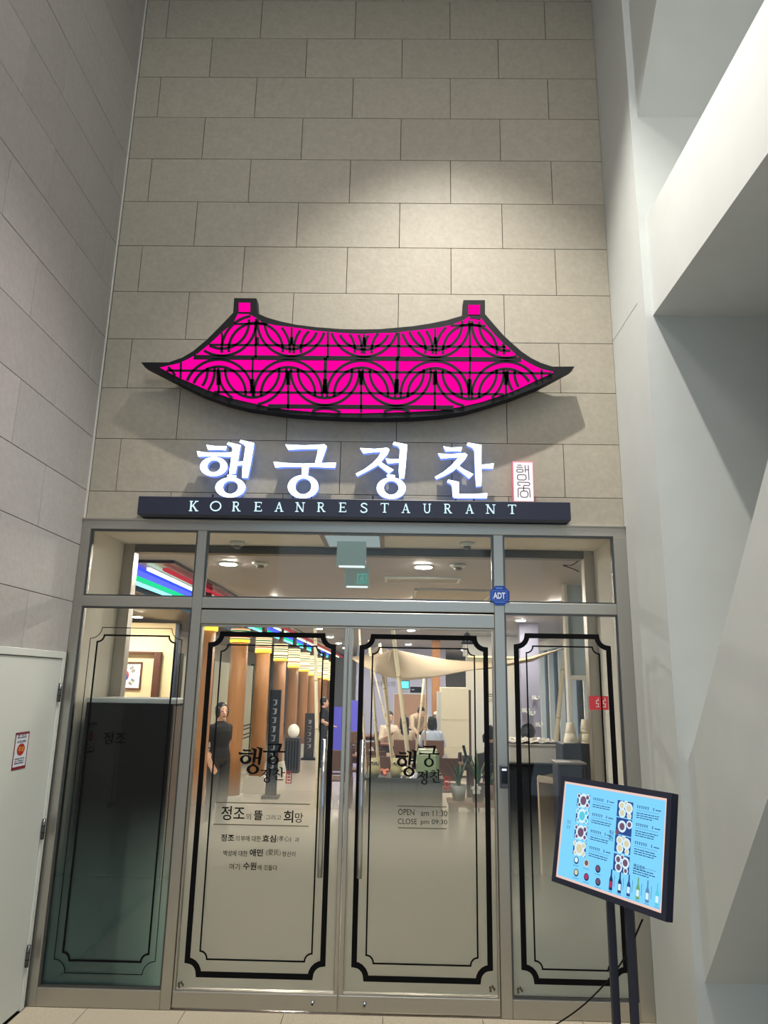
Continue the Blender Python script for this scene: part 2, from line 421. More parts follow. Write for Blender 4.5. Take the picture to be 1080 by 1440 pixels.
# ================================================================== GLAZED FRONT
FY0, FY1 = -0.02, 0.06
GY = 0.018                      # outer glass face
ff = thing('trim_5', 'brushed steel frame of the glazed entrance', None, (0, 0, 0), kind='structure')
def fr(name, x0, x1, z0, z1, y0=FY0, y1=FY1, m=None): return MB().bbox(x0, x1, y0, y1, z0, z1, .003).build(name, m or M_STEEL, ff)
ML0, ML1, MR0, MR1 = -1.392, -1.325, 0.688, 0.757
PL1, PR0 = -2.155, 1.525
fr('header', XL, XR - .001, 2.985, HT)
fr('header_capping', XL, XR - .001, HT - .012, HT + .004, FY0 - .012, FY1)
fr('post', XL, PL1, 0, 2.985); fr('post', PR0, XR - .001, 0, 2.985)
fr('mullion', ML0, ML1, 0, 2.985); fr('mullion', MR0, MR1, 0, 2.985)
for a, b in ((PL1, ML0), (ML1, MR0), (MR1, PR0)): fr('transom', a, b, 2.44, 2.512)
fr('door_head', ML1, MR0, 2.335, 2.428, FY0 + .004, FY1 - .005)
MB().box(ML1, MR0, .0, .05, 2.428, 2.44).build('shadow_gap', M_BLACK, ff)
fr('sill', PL1, ML0, 0, .105); fr('sill', MR1, PR0, 0, .105)
# slim glazing beads round the panes
def beads(x0, x1, z0, z1):
    b = .012
    for (a, c, d, e) in ((x0, x0 + b, z0, z1), (x1 - b, x1, z0, z1), (x0 + b, x1 - b, z1 - b, z1), (x0 + b, x1 - b, z0, z0 + b)):
        MB().box(a, c, FY0 + .014, FY0 + .034, d, e).build('glazing_bead', M_STEELD, ff)
def window(n, label, x0, x1, z0, z1, film=None):
    t = thing('window_%d' % n, label, None, ((x0 + x1) / 2, GY, z0), kind='structure')
    MB().box(x0 + .001, x1 - .001, GY, GY + .008, z0 + .001, z1 - .001).build('pane', M_GLASS, t)
    beads(x0, x1, z0, z1)
    return t
w_tl = window(3, 'clear pane above the left fixed panel', PL1, ML0, 2.512, 2.985)
w_tm = window(4, 'wide clear pane above the double door', ML1, MR0, 2.512, 2.985)
w_tr = window(5, 'clear pane above the right fixed panel', MR1, PR0, 2.512, 2.985)
w_l = window(1, 'fixed glass panel left of the doors with frosted foot coloured dimmer for the weak light behind', PL1, ML0, .105, 2.44)
w_r = window(2, 'fixed glass panel right of the doors behind the menu stand', MR1, PR0, .105, 2.44)
def film(parent, x0, x1, z1, m, z0=.11):
    o = MB().box(x0, x1, GY + .0095, GY + .0105, 0, z1 - z0)
    me = o.build('frosted_film', m, None); me.parent = parent; me.location = (0 - parent.location.x, 0 - parent.location.y, z0 - parent.location.z)
    return me
FZ0 = .11
MATS['frosted_film'].node_tree.nodes['Map Range'].inputs[1].default_value = 1.42 - FZ0
MATS['frosted_film'].node_tree.nodes['Map Range'].inputs[2].default_value = 0.70 - FZ0
MATS['frosted_film_dim'].node_tree.nodes['Map Range'].inputs[1].default_value = 1.25 - FZ0
MATS['frosted_film_dim'].node_tree.nodes['Map Range'].inputs[2].default_value = 0.20 - FZ0
film(w_l, PL1 + .002, ML0 - .002, 1.35, M_FILML); film(w_r, MR1 + .002, PR0 - .002, 1.35, M_FILMR)
PY = GY - .0012
def border(parent, x0, x1, z0, z1, w, r, name='border_line'):
    pts = []
    for (cx, cz, a0) in ((x0, z1, -PI / 2), (x0, z0, 0), (x1, z0, PI / 2), (x1, z1, PI)):
        arc = [(cx + r * math.cos(a0 + PI / 2 * q / 5), cz + r * math.sin(a0 + PI / 2 * q / 5)) for q in range(6)]
        arc = arc[::-1] if a0 == -PI / 2 else arc[::-1]
        pts += arc
    # order: go round counter-clockwise from the top left corner
    P = [(x, PY, z) for x, z in pts]
    mb = MB(); ribbon(mb, P, w, NY, True, (0, .0008, 0)); return mb.build(name, M_PRINT, parent)
border(w_l, -2.085, -1.452, .175, 2.297, .005, .075); border(w_l, -2.035, -1.497, .245, 2.245, .012, .045)
border(w_r, .837, 1.462, .195, 2.292, .034, .075); border(w_r, .905, 1.398, .262, 2.222, .010, .045)

DL0, DL1, DR0, DR1 = ML1 + .003, -.3085, -.3025, MR0 - .003
def leaf(n, label, x0, x1, stile_right):
    t = thing('door_%d' % n, label, None, ((x0 + x1) / 2, GY, 0.0), kind='structure')
    MB().box(x0 + .012, x1 - .012, GY, GY + .01, .10, 2.325).build('pane', M_GLASS, t)
    for a, b in ((x0, x0 + .012), (x1 - .012, x1)) :
        wide = .026
        if (stile_right and b == x1): a = x1 - wide
        if ((not stile_right) and a == x0): b = x0 + wide
        MB().bbox(a, b, FY0 + .012, FY1 - .012, .10, 2.325, .003).build('stile', M_STEEL, t)
    MB().bbox(x0, x1, FY0 + .006, FY1 - .006, .012, .102, .004).build('bottom_rail', M_STEEL, t)
    MB().bbox(x0, x1, FY0 + .012, FY1 - .012, 2.318, 2.332, .003).build('top_rail', M_STEEL, t)
    film(t, x0 + .013, x1 - .013, 1.45, M_FILM)
    xl = x1 - .15 if stile_right else x0 + .16
    lk = MB().tube([(xl, FY0 + .008, .06), (xl, FY0 - .014, .06)], .013, 14).build('floor_lock', M_CHROME, t, True)
    MB().tube([(xl, FY0 - .0135, .058), (xl, FY0 - .016, .058)], .006, 10).build('keyhole', M_BLACK, lk)
    xh = -.4395 if stile_right else -.1915
    h = MB().tube([(xh, -.062, .770), (xh, -.062, 1.596)], .0165, 16).build('handle', M_CHROME, t, True)
    for z in (.86, 1.50): MB().tube([(xh, -.062, z), (xh, GY, z)], .009, 10).build('handle_stud', M_CHROME, h, True)
    return t
d1 = leaf(1, 'left leaf of the glazed double door with Korean verses', DL0, DL1, True)
d2 = leaf(2, 'right leaf of the glazed double door with opening hours', DR0, DR1, False)
border(d1, -1.252, -.408, .186, 2.268, .034, .075); border(d1, -1.176, -.478, .27, 2.195, .010, .045)
border(d2, -.214, .628, .186, 2.268, .034, .075); border(d2, -.140, .552, .27, 2.195, .010, .045)

# ------------------------------------------------------------------ brush lettering (traced, 0..1080 units, y down)
def C(cx, cy, rx, ry, n=28): return [(cx + rx * math.cos(2 * PI * q / n), cy + ry * math.sin(2 * PI * q / n)) for q in range(n)]
GLY = {
 'haeng': ([[(215,168),(330,185),(505,185),(493,248),(420,240),(245,245)],
   [(88,268),(200,285),(430,290),(580,278),(572,348),(400,342),(112,350)],
   [(505,155),(525,122),(700,165),(692,240),(672,470),(655,605),(572,612),(568,540),(592,230),(570,185)],
   [(660,425),(780,415),(780,470),(660,478)],
   [(680,118),(698,85),(888,128),(880,240),(860,450),(830,668),(752,668),(748,520),(772,190),(745,150)],
   [(540,640),(560,622),(670,640),(655,690),(575,690)]],
   [(C(343,503,193,147), C(345,497,93,95)), (C(598,818,210,152), C(600,815,107,100))]),
 'gung': ([[(225,160),(500,170),(800,150),(835,180),(820,240),(755,460),(670,460),(700,300),(710,218),(500,225),(270,240)],
   [(65,432),(250,448),(500,455),(980,432),(968,510),(600,500),(250,505),(95,518)],
   [(485,490),(585,490),(572,660),(488,660)]],
   [(C(515,808,223,177), C(518,803,118,122))]),
 'jeong': ([[(178,218),(400,228),(585,208),(618,235),(590,310),(490,430),(430,490),(300,570),(150,652),(125,615),(250,545),(370,450),(450,360),(495,275),(380,278),(228,298)],
   [(485,420),(560,475),(685,548),(615,605),(440,465)],
   [(665,155),(685,115),(885,155),(875,300),(862,500),(845,675),(775,683),(762,560),(775,220),(745,180)],
   [(563,375),(680,385),(785,382),(785,430),(598,450)],
   [(583,640),(600,615),(710,632),(700,690),(630,690)]],
   [(C(655,828,215,162), C(655,822,110,107))]),
 'chan': ([[(203,190),(320,208),(490,198),(475,265),(350,258),(240,268)],
   [(120,303),(300,312),(535,290),(573,320),(540,380),(440,490),(350,570),(220,645),(95,698),(72,665),(200,590),(320,490),(400,400),(440,355),(300,365),(165,380)],
   [(435,485),(510,540),(660,615),(595,682),(395,520)],
   [(563,165),(580,127),(790,160),(785,400),(785,640),(780,795),(705,802),(692,650),(682,250),(650,205)],
   [(780,470),(975,445),(965,525),(780,525)],
   [(258,740),(275,705),(440,738),(435,920),(640,918),(868,905),(862,978),(640,980),(380,982),(345,960),(335,800),(310,765)]], []),
}
def glyph_box(g):
    P = [p for q in GLY[g][0] for p in q] + [p for o, i in GLY[g][1] for p in o]
    return min(p[0] for p in P), min(p[1] for p in P), max(p[0] for p in P), max(p[1] for p in P)
def glyph_fit(mb, g, x0, y0, x1, y1, Y, off):      # into a pixel rectangle of the plane Y
    bx0, by0, bx1, by1 = glyph_box(g); tl = at(x0, y0, Y); br = at(x1, y1, Y)
    f = lambda p: Vector((tl.x + (br.x - tl.x) * (p[0] - bx0) / (bx1 - bx0), Y, tl.z + (br.z - tl.z) * (p[1] - by0) / (by1 - by0)))
    for q in GLY[g][0]: mb.prism([f(p) for p in q], off)
    for o, i in GLY[g][1]: mb.ringprism([f(p) for p in o], [f(p) for p in i], off)
    return mb
POFF = (0, .0008, 0)
for d, boxes in ((d1, {'haeng': (335.8,1049.6,367.5,1089), 'gung': (370,1045,400.4,1076), 'jeong': (365,1080,380,1101), 'chan': (383,1078.4,400.4,1097.5)}),
                 (d2, {'haeng': (556,1053.5,586,1092.5), 'gung': (589,1048,618,1079), 'jeong': (585.7,1082.7,601.5,1103.5), 'chan': (604.3,1081.3,621,1101)})):
    for g, b in boxes.items():
        glyph_fit(MB(), g, *b, PY, POFF).build('logo_letter', M_PRINT, d)
M_REDV = mat('red_vinyl', (176, 44, 48), 0.6)
for d, (x, y) in ((d1, (406, 1093)), (d2, (628.5, 1101))):
    a = at(x - 4, y + 8, PY); b = at(x + 4, y - 8, PY); mb = MB()
    ribbon(mb, [(a.x, PY, a.z), (b.x, PY, a.z), (b.x, PY, b.z), (a.x, PY, b.z)], .005, NY, True, POFF)
    for q in (.25, .5, .75): mb.box(a.x + .008, b.x - .008, PY, PY + .0008, a.z + (b.z - a.z) * q - .003, a.z + (b.z - a.z) * q + .004)
    mb.build('red_seal', M_REDV, d)
def lines_px(parent, items, ox, oy, s, m=None, dy=0.0):
    for (txt, x0, y0, x1, y1, bold) in items:
        mb = MB(); text_px(mb, txt, ox + x0 / s, oy + y0 / s, ox + x1 / s, oy + y1 / s, PY, bold); mb.build('lettering', m or M_PRINT, parent)
lines_px(d1, [('정조',112,95,350,240,.012), ('의',365,172,415,236,0), ('뜰',445,142,532,240,.02), ('그리고',565,186,722,236,0), ('희',745,140,843,265,.02), ('망',860,165,942,265,.006),
  ('정조',110,380,245,455,.02), ('의',257,395,298,455,0), ('부에 대한',312,395,515,455,.01), ('효심',530,388,668,462,.025), ('(孝心)',678,396,822,464,0), ('과',860,415,904,462,0),
  ('백성에 대한',135,545,380,603,.01), ('애민',402,530,536,606,.025), ('(愛民)',570,532,716,604,0), ('정신이',730,555,866,608,.01),
  ('여기',195,678,302,742,.005), ('수원',335,664,470,742,.02), ('에 깃들다',482,692,682,746,.01)], 295, 1120, 7.2)
lines_px(d2, [('OPEN',160,190,405,280,0), ('am 11:30',505,205,905,295,0), ('CLOSE',155,335,445,418,0), ('pm 09:30',505,345,905,440,0)], 545, 1120, 10.8)
for d, a, b in ((d1, (303, 1128.6), (436, 1130.8)), (d1, (300, 1159.3), (434, 1161.7)), (d2, (560, 1133), (628, 1135.2)), (d2, (559.7, 1163.8), (628, 1165.8))):
    p, q = at(a[0], a[1], PY), at(b[0], b[1], PY); z = (p.z + q.z) / 2
    MB().box(p.x, q.x, PY, PY + .0008, z - .003, z + .003).build('rule_line', M_PRINTG, d)
lines_px(w_l, [('정조',205,895,395,1000,.01)], 110, 880, 6.0)
for d, x, y in ((d1, 254, 1385), (d2, 692, 1391), (w_r, 731, 1393), (w_l, 52, 1384)):
    c = at(x, y, PY); mb = MB()
    for q in range(4): mb.prism([(c.x + .013 * math.cos(q * 1.3) + .008 * math.cos(u), PY, c.z + .013 * math.sin(q * 1.3) + .011 * math.sin(u)) for u in [k * PI / 3 for k in range(6)]], POFF)
    mb.build('glass_mark', M_PRINTG, d)
# red sticker and green tag on the right panel
a = at(829, 998, PY); b = at(855, 979, PY)
st = MB().box(a.x, b.x, PY, PY + .0008, a.z, b.z).build('red_notice', mat('red_notice', (196, 52, 62), .6), w_r)
mb = MB()
for cx in (.44, .8):
    for q in range(3):
        X0 = a.x + (b.x - a.x) * (cx - .1); zz = a.z + (b.z - a.z) * (.2 + .22 * q)
        mb.box(X0, X0 + .022, PY - .0006, PY, zz, zz + .004); mb.box(X0 + (.004 if q % 2 else .015), X0 + (.008 if q % 2 else .019), PY - .0006, PY, zz, zz + .02)
mb.build('notice_strokes', mat('white_print', (230, 215, 215), .6), st)
# security plate
def octagon(c, r, Y, n=8): return [(c.x + r * math.cos(PI / 8 + q * PI / 4), Y, c.z + r * math.sin(PI / 8 + q * PI / 4)) for q in range(n)]
c = at(703, 837.5, -.03)
t = thing('security_plate', 'small blue octagonal alarm plate with white letters on the steel mullion', 'sign', tuple(c))
MB().prism(octagon(c, .073, FY0 - .008), (0, .006, 0)).build('plate', mat('alarm_blue', (22, 62, 150), .35), t)
MW = mat('alarm_white', (214, 224, 246), .5); ML = mat('alarm_light_blue', (88, 128, 214), .5)
mb = MB(); text_fit(mb, 'ADT', (c.x - .046, FY0 - .0088, c.z - .022), (.084, 0, 0), (0, 0, .044), .035); mb.build('lettering', MW, t)
mb = MB(); ribbon(mb, [(c.x - .052, FY0 - .0085, c.z - .031), (c.x + .048, FY0 - .0085, c.z - .031), (c.x + .048, FY0 - .0085, c.z + .033), (c.x - .052, FY0 - .0085, c.z + .033)], .0035, NY, True); mb.build('outline', ML, t)
mb = MB().box(c.x - .036, c.x + .036, FY0 - .0088, FY0 - .008, c.z - .047, c.z - .041).box(c.x - .026, c.x + .02, FY0 - .0088, FY0 - .008, c.z + .046, c.z + .056); mb.build('small_print', ML, t)
# access reader on the mullion
a = at(703, 1108, FY0); b = at(714, 1076, FY0)
t = thing('card_reader', 'slim black door lock reader mounted on the steel mullion', 'door lock', (a.x, FY0, a.z))
MB().bbox(a.x, b.x, FY0 - .022, FY0 - .001, a.z, b.z, .005).build('body', mat('reader_grey', (70, 74, 82), .4), t)
MB().box(a.x + .007, b.x - .007, FY0 - .0235, FY0 - .0215, a.z + .03, b.z - .012).build('touch_panel', mat('reader_black', (14, 16, 22), .2), t)
MB().box(a.x + .012, b.x - .012, FY0 - .0245, FY0 - .023, b.z - .032, b.z - .02).build('status_light', emis('reader_led', (225, 230, 255), 1.2), t)

# ================================================================== SIGNS
SY = -0.15                      # front plane of the roof-shaped sign
ROOF = [(198.2,509.5),(237.2,509.5),(256,502.9),(271.9,493.4),(290.7,477.7),(309.6,458.8),(327.7,439.9),(329.3,419.1),(360.7,419.5),(361.8,440.5),(375,446.3),(394,451.8),(416,456.5),(444.4,460),(480.6,462.8),(510,463.2),(533.6,462.8),(557,460.8),(581,458.6),(604.4,455),(628,450.2),(650.5,443.8),(651.7,422),(682,422),(682.2,441.7),(695,456.7),(708.3,471.7),(720,482.5),(733.3,494.2),(746.7,503.3),(760,510),(776.7,515.5),(808,515.3),(803,519.5),(778,533),(756.7,544),(720,558.5),(680,571.4),(651.7,579.2),(620,584),(580.8,586.8),(541.5,587.8),(510,587.6),(480,586.8),(444.4,585.2),(415,583),(390,580.2),(350,574.5),(318,566.5),(286,555),(257.7,541.5),(229.4,527),(203,513.5)]
RIN = [(225,516.8),(252,510.7),(265.6,504.4),(278,497.4),(297,481.6),(311.2,468.2),(328.5,454),(332.4,445.4),(334.8,441.5),(349.5,441.8),(360,447),(369,453.4),(387.8,457.6),(419,461.2),(444.4,465.2),(480.6,468.3),(507,469.6),(533.6,468.3),(555.6,468),(573,465.7),(596.6,463.3),(618.6,460.5),(636,456.5),(651.7,450.2),(658.7,445.5),(662,445),(676.7,447.5),(685,458.3),(696.7,471.7),(706.7,481.7),(716.7,490),(727.5,500.8),(741.7,509.5),(760,518.3),(779,523.3),(763,530.8),(746.7,538.3),(735,544),(723,549),(713,553),(700,557.5),(680,564.4),(650,571.5),(618.6,576.6),(577.7,578.9),(541.5,580),(510,580.9),(482,580.7),(438,578.7),(402,575.6),(384.6,573.2),(366,569),(345,564.5),(322,559),(306.5,553),(290.7,548),(268.7,538.3),(253,531.5),(233.3,521.5)]
c = at(505, 560, SY)
roof = thing('roof_sign', 'lit magenta sign shaped like a Korean tiled roof with black lattice', 'sign', (c.x, -.01, c.z))
P = px(ROOF, SY)
mb = MB(); mb.prism(P, (0, .085, 0)); mb.build('housing', M_BLACK, roof)
def inpoly(p, poly):
    x, y = p; ins = False
    for (x0, y0), (x1, y1) in zip(poly, poly[1:] + poly[:1]):
        if (y0 > y) != (y1 > y) and x < (x1 - x0) * (y - y0) / (y1 - y0) + x0: ins = not ins
    return ins
mb = MB(); mb.prism(px(RIN, SY - .004), (0, .0035, 0)); mb.build('lit_panel', M_MAG, roof)
for (x0, y0, x1, y1) in ((335.6, 425.7, 351.8, 438.3), (658.7, 428.7, 675, 442)):
    mb = MB(); mb.prism(px([(x0, y0), (x1, y0), (x1, y1), (x0, y1)], SY - .004), (0, .0035, 0)); mb.build('lit_panel', M_MAG, roof)
LY = SY - .012
def lat(name, pts, w):
    """lattice strip along pixel points, kept where it lies on the lit panel"""
    run = []; runs = []
    for q in pts:
        if inpoly(q, RIN): run.append(q)
        else:
            if len(run) > 1: runs.append(run)
            run = []
    if len(run) > 1: runs.append(run)
    if not runs: return
    for r in runs:
        mb = MB(); ribbon(mb, px(r, LY), w, NY, False, (0, .0075, 0)); mb.build(name, M_BLACK, roof)
def seg(a, b, n=60): return [(a[0] + (b[0] - a[0]) * q / n, a[1] + (b[1] - a[1]) * q / n) for q in range(n + 1)]
PXM = 1 / 206.0
tilt = lambda x: (x - 405) * .0075
def arc(cx, cy, r, up):
    return [(cx + r * math.cos(a), cy + tilt(cx) - (r if up else -r) * math.sin(a)) for a in [PI * q / 40 for q in range(-1, 42)]]
for cx in (205, 307.3, 405.1, 507.8, 611.5, 711.7, 812):
    for r in (48, 38): lat('lattice_ring', arc(cx, 554, r, True), 3.9 * PXM)
for cx in (253.7, 354.7, 457, 558, 660.5, 761.7):
    for r in (48, 38): lat('lattice_ring', arc(cx, 521, r, False), 3.9 * PXM)
for cx in (312, 410, 512, 612, 712):
    for r in (48, 38): lat('lattice_ring', arc(cx, 452.6, r, False), 3.9 * PXM)
for cx in (359.5, 461, 560.5, 661):
    for r in (48, 38): lat('lattice_ring', arc(cx, 492, r, True), 3.9 * PXM)
for cx in (354.7, 457, 558, 660): lat('lattice_ring', arc(cx, 622, 48, True), 3.9 * PXM)
for y, w in ((455.6, 3.2), (485.4, 3.5), (503, 7.0), (522, 3.5), (551.8, 3.5), (571.3, 6.5)):
    lat('lattice_bar', seg((220, y + tilt(220)), (790, y + tilt(790)), 240), w * PXM)
for x in (253.7, 354.7, 457, 558, 660.5, 761.7):
    w = 5 if x in (457, 558) else 3
    lat('lattice_bar', seg((x + .8, 503), (x - .6, 553)), w * PXM); lat('lattice_bar', seg((x, 533), (x, 552), 20), 7 * PXM)
for x in (307.3, 405.1, 507.8, 611.5, 711.7):
    lat('lattice_bar', seg((x, 522), (x, 582)), 3.4 * PXM); lat('lattice_bar', seg((x, 523), (x, 541), 20), 7 * PXM)
for x in (359.5, 461, 560.5, 661):
    lat('lattice_bar', seg((x, 455), (x, 503)), (5 if x == 560.5 else 3.4) * PXM)
for x in (312, 410, 512, 612, 712): lat('lattice_bar', seg((x, 445), (x, 484)), 3 * PXM); 
for x in (361.5, 410, 512, 612): lat('lattice_bar', seg((x, 474), (x, 485), 10), 5.5 * PXM)
for x, y in ((260, 520), (510, 555), (755, 525), (345, 440), (667, 442)):
    q = at(x, y, SY)
    MB().tube([(q.x, SY + .08, q.z), (q.x, .001, q.z)], .012, 8).build('bracket', M_BLACK, roof)

# bar sign
BY = -0.14
a = at(192.5, 722.5, BY); b = at(802, 705, BY)
zt, zb = at(500, 702, BY).z, at(500, 727.5, BY).z
bar = thing('bar_sign', 'long navy sign bar with small white capital letters over the entrance', 'sign', ((a.x + b.x) / 2, 0, zb))
MB().bbox(a.x, b.x, BY, -.002, zb, zt, .003).build('housing', M_NAVY, bar)
def serif(ch):
    S = []; tk, tn = .15, .075
    V = lambda x, w=tk, a=0, b=1: S.append(([(x, a), (x, b)], w))
    H = lambda x0, x1, y, w=tn: S.append(([(x0, y), (x1, y)], w))
    lo, hi = .035, .965
    if ch == 'K': V(.16); H(.02, .3, lo); H(.02, .3, hi); S.append(([(.2, .42), (.62, .97)], tn)); H(.48, .78, hi); S.append(([(.32, .58), (.68, .04)], tk)); H(.56, .84, lo)
    if ch == 'R': V(.16); H(.02, .3, lo); H(.02, .3, hi); S.append(([(.16, .955), (.42, .955), (.54, .88), (.58, .75), (.54, .6), (.42, .52), (.16, .51)], .1)); S.append(([(.36, .52), (.66, .04)], tk)); H(.56, .82, lo)
    if ch == 'E': V(.16); H(.02, .62, hi); H(.02, .66, lo); H(.16, .48, .51); V(.6, .05, .8, 1); V(.65, .05, 0, .22); V(.48, .05, .4, .62)
    if ch == 'A': S.append(([(.14, .02), (.4, .98)], tn)); S.append(([(.4, .98), (.68, .02)], tk)); H(.22, .58, .34, .06); H(.02, .26, lo); H(.54, .82, lo)
    if ch == 'N': V(.16, tn); S.append(([(.14, .96), (.66, .03)], tk)); V(.68, tn); H(.02, .28, hi); H(.02, .3, lo); H(.56, .82, hi)
    if ch == 'T': V(.36); H(.04, .68, hi); V(.06, .05, .78, 1); V(.66, .05, .78, 1); H(.22, .5, lo)
    if ch == 'U': S.append(([(.18, 1), (.18, .32), (.22, .16), (.32, .06), (.44, .04), (.55, .09), (.62, .2), (.64, .34), (.64, 1)], .11)); H(.03, .32, hi); H(.52, .78, hi)
    if ch == 'S': S.append(([(.58, .78), (.52, .9), (.38, .96), (.24, .92), (.16, .8), (.19, .67), (.32, .57), (.46, .47), (.57, .35), (.58, .2), (.5, .08), (.34, .03), (.19, .08), (.12, .24)], .12))
    if ch == 'O': S.append(([(.42 + .34 * math.cos(t), .5 + .46 * math.sin(t)) for t in [2 * PI * q / 24 for q in range(24)]], .12))
    return S
LP = [('K', 266.6, 279.3, 704.4, 719), ('O', 296.2, 310.6, 704.8, 718.9), ('R', 326.8, 338.6, 705.5, 719.2), ('E', 357.5, 368.4, 706, 719.3), ('A', 386.3, 399, 706.2, 719.7), ('N', 415.2, 429, 706.4, 720), ('R', 446, 458.2, 706.6, 720), ('E', 476.5, 487.2, 706.8, 720.3),
      ('S', 507, 516.3, 707.3, 721.2), ('T', 534.8, 547, 707.6, 721), ('A', 564.4, 577.2, 708.2, 721.6), ('U', 594.5, 606.6, 708.4, 721.8), ('R', 624, 636.2, 708.6, 722), ('A', 654, 666.8, 709, 722.4), ('N', 682.5, 697.5, 709.4, 722.6), ('T', 713.8, 726.5, 709.7, 722.9)]
for ch, x0, x1, y0, y1 in LP:
    S = serif(ch); xs = [p[0] for q, w in S for p in q]; lo, hi = min(xs) - .03, max(xs) + .03
    tl, br = at(x0, y0, BY), at(x1, y1, BY); mb = MB()
    for q, w in S:
        ribbon(mb, [(tl.x + (br.x - tl.x) * (p[0] - lo) / (hi - lo), BY - .004, br.z + (tl.z - br.z) * p[1]) for p in q], w * (tl.z - br.z) * .92, NY, ch == 'O', (0, .0045, 0))
    mb.build('letter', M_LETS, bar)
# four big lit letters standing on the bar
LETY = -0.12
for g, ox, lab in (('haeng', 270, 'large lit white Korean letter standing on the navy bar, first from the left'), ('gung', 380, 'large lit white Korean letter standing on the navy bar, second from the left'), ('jeong', 490, 'large lit white Korean letter standing on the navy bar, third from the left'), ('chan', 605, 'large lit white Korean letter standing on the navy bar, fourth from the left')):
    x0, y0, x1, y1 = glyph_box(g); q = at(ox + (x0 + x1) / 21.6, 610 + y1 / 10.8, LETY)
    t = thing('channel_letter', lab, 'sign letter', (q.x, LETY, q.z), group='lit letters of the shop name')
    args = (ox + x0 / 10.8, 610 + y0 / 10.8, ox + x1 / 10.8, 610 + y1 / 10.8)
    glyph_fit(MB(), g, *args, LETY, (0, .004, 0)).build('lit_face', M_LET, t)
    glyph_fit(MB(), g, *args, LETY + .004, (0, .05, 0)).build('return_edge', mat('letter_side', (58, 64, 92), .4, emit=(110, 140, 230), estr=.9), t)
    for sx in (.35, .65):
        X0 = at(args[0] + (args[2] - args[0]) * sx, 610, LETY).x
        MB().box(X0 - .006, X0 + .006, LETY + .03, LETY + .042, zt - .001, q.z + .03).build('foot_pin', M_NAVY, t)
# seal sign
def sq(x, y): return 710 + x / 20.58, 640 + y / 20.58
q = at(*sq(540, 1320), LETY)
t = thing('seal_sign', 'small lit white seal sign with pink edge at the right end of the bar', 'sign', (q.x, LETY, zt))
tl, tr, bl = at(*sq(212, 180), LETY), at(*sq(830, 180), LETY), at(*sq(250, 1325), LETY)
xa, xb = at(*sq(230, 750), LETY).x, at(*sq(835, 750), LETY).x
MB().bbox(xa, xb, LETY, LETY + .05, zt, tl.z, .003).build('housing', M_SEALR, t)
MB().box(xa + .006, xb - .006, LETY - .003, LETY - .0002, zt + .009, tl.z - .009).build('lit_face', M_SEAL, t)
mb = MB(); MSK = mat('seal_stroke', (84, 74, 78), .6)
def ss(pts, closed=False):
    out = []
    for x, y in pts:
        fx = (x - 250) / (835 - 250); fz = (y - 190) / (1320 - 190)
        out.append((xa + (xb - xa) * (.05 + .9 * fx) , LETY - .0042, tl.z + (zt - tl.z) * fz))
    ribbon(mb, out, .0065, NY, closed, (0, .001, 0))
def rr(x0, y0, x1, y1, r):
    o = []
    for cx, cy, a in ((x0 + r, y0 + r, PI), (x1 - r, y0 + r, 1.5 * PI), (x1 - r, y1 - r, 0), (x0 + r, y1 - r, .5 * PI)):
        o += [(cx + r * math.cos(a + PI / 2 * q / 4), cy + r * math.sin(a + PI / 2 * q / 4)) for q in range(5)]
    return o
ss([(370, 300), (500, 300)]); ss([(340, 358), (535, 358)]); ss(rr(345, 415, 540, 495, 38), True)
ss([(608, 300), (612, 500)]); ss([(708, 300), (718, 715)]); ss([(612, 428), (712, 428)])
ss(rr(360, 565, 632, 710, 60), True)
ss([(455, 858), (400, 858), (365, 830), (362, 795), (385, 770), (700, 775), (735, 800), (735, 840), (705, 865), (570, 855), (545, 880), (542, 1015)])
ss([(370, 1190), (370, 960), (400, 935), (700, 938), (728, 960), (738, 1190)]); ss(rr(440, 1015, 675, 1185, 70), True)
mb.build('seal_strokes', MSK, t)

# ================================================================== LEFT SERVICE DOOR
dr = thing('door_3', 'white steel service door in the tiled side wall', None, (XL, -.5, 0), kind='structure')
MB().bbox(XL - .02, XL + .012, DOOR_Y0, DOOR_Y0 + .045, 0, DOOR_Z, .003).build('frame_jamb', M_WHITEP, dr)
MB().bbox(XL - .02, XL + .012, DOOR_Y1 - .045, DOOR_Y1, 0, DOOR_Z, .003).build('frame_jamb', M_WHITEP, dr)
MB().bbox(XL - .02, XL + .012, DOOR_Y0 + .045, DOOR_Y1 - .045, DOOR_Z - .045, DOOR_Z, .003).build('frame_head', M_WHITEP, dr)
MB().bbox(XL - .03, XL + .004, DOOR_Y0 + .049, DOOR_Y1 - .049, .012, DOOR_Z - .049, .003).build('leaf', M_WHITEP, dr)
MB().box(XL - .031, XL - .02, DOOR_Y0 + .03, DOOR_Y1 - .03, .0, DOOR_Z - .03).build('gap', M_BLACK, dr)
for z in (.30, 1.02, 1.86):
    h = MB().tube([(XL + .018, DOOR_Y1 - .048, z - .06), (XL + .018, DOOR_Y1 - .048, z + .06)], .011, 10).build('hinge', M_STEELD, dr, True)
    for q in (-.02, .02): MB().tube([(XL + .018, DOOR_Y1 - .048, z + q - .002), (XL + .018, DOOR_Y1 - .048, z + q + .002)], .0125, 10).build('hinge_ring', M_BLACK, h)
MB().tube([(XL + .004, DOOR_Y0 + .12, 1.0), (XL + .06, DOOR_Y0 + .12, 1.0), (XL + .06, DOOR_Y0 + .24, 1.0)], .011, 10).build('lever_handle', M_CHROME, dr, True)
y0, y1, z0, z1 = -.565, -.405, 1.423, 1.634
t = thing('warning_sticker', 'white warning sticker with dark red border and red oval on the service door', 'sticker', (XL + .004, (y0 + y1) / 2, z0))
xs = XL + .0045
MB().box(xs, xs + .001, y0, y1, z0, z1).build('sheet', mat('sticker_white', (214, 218, 226), .5), t)
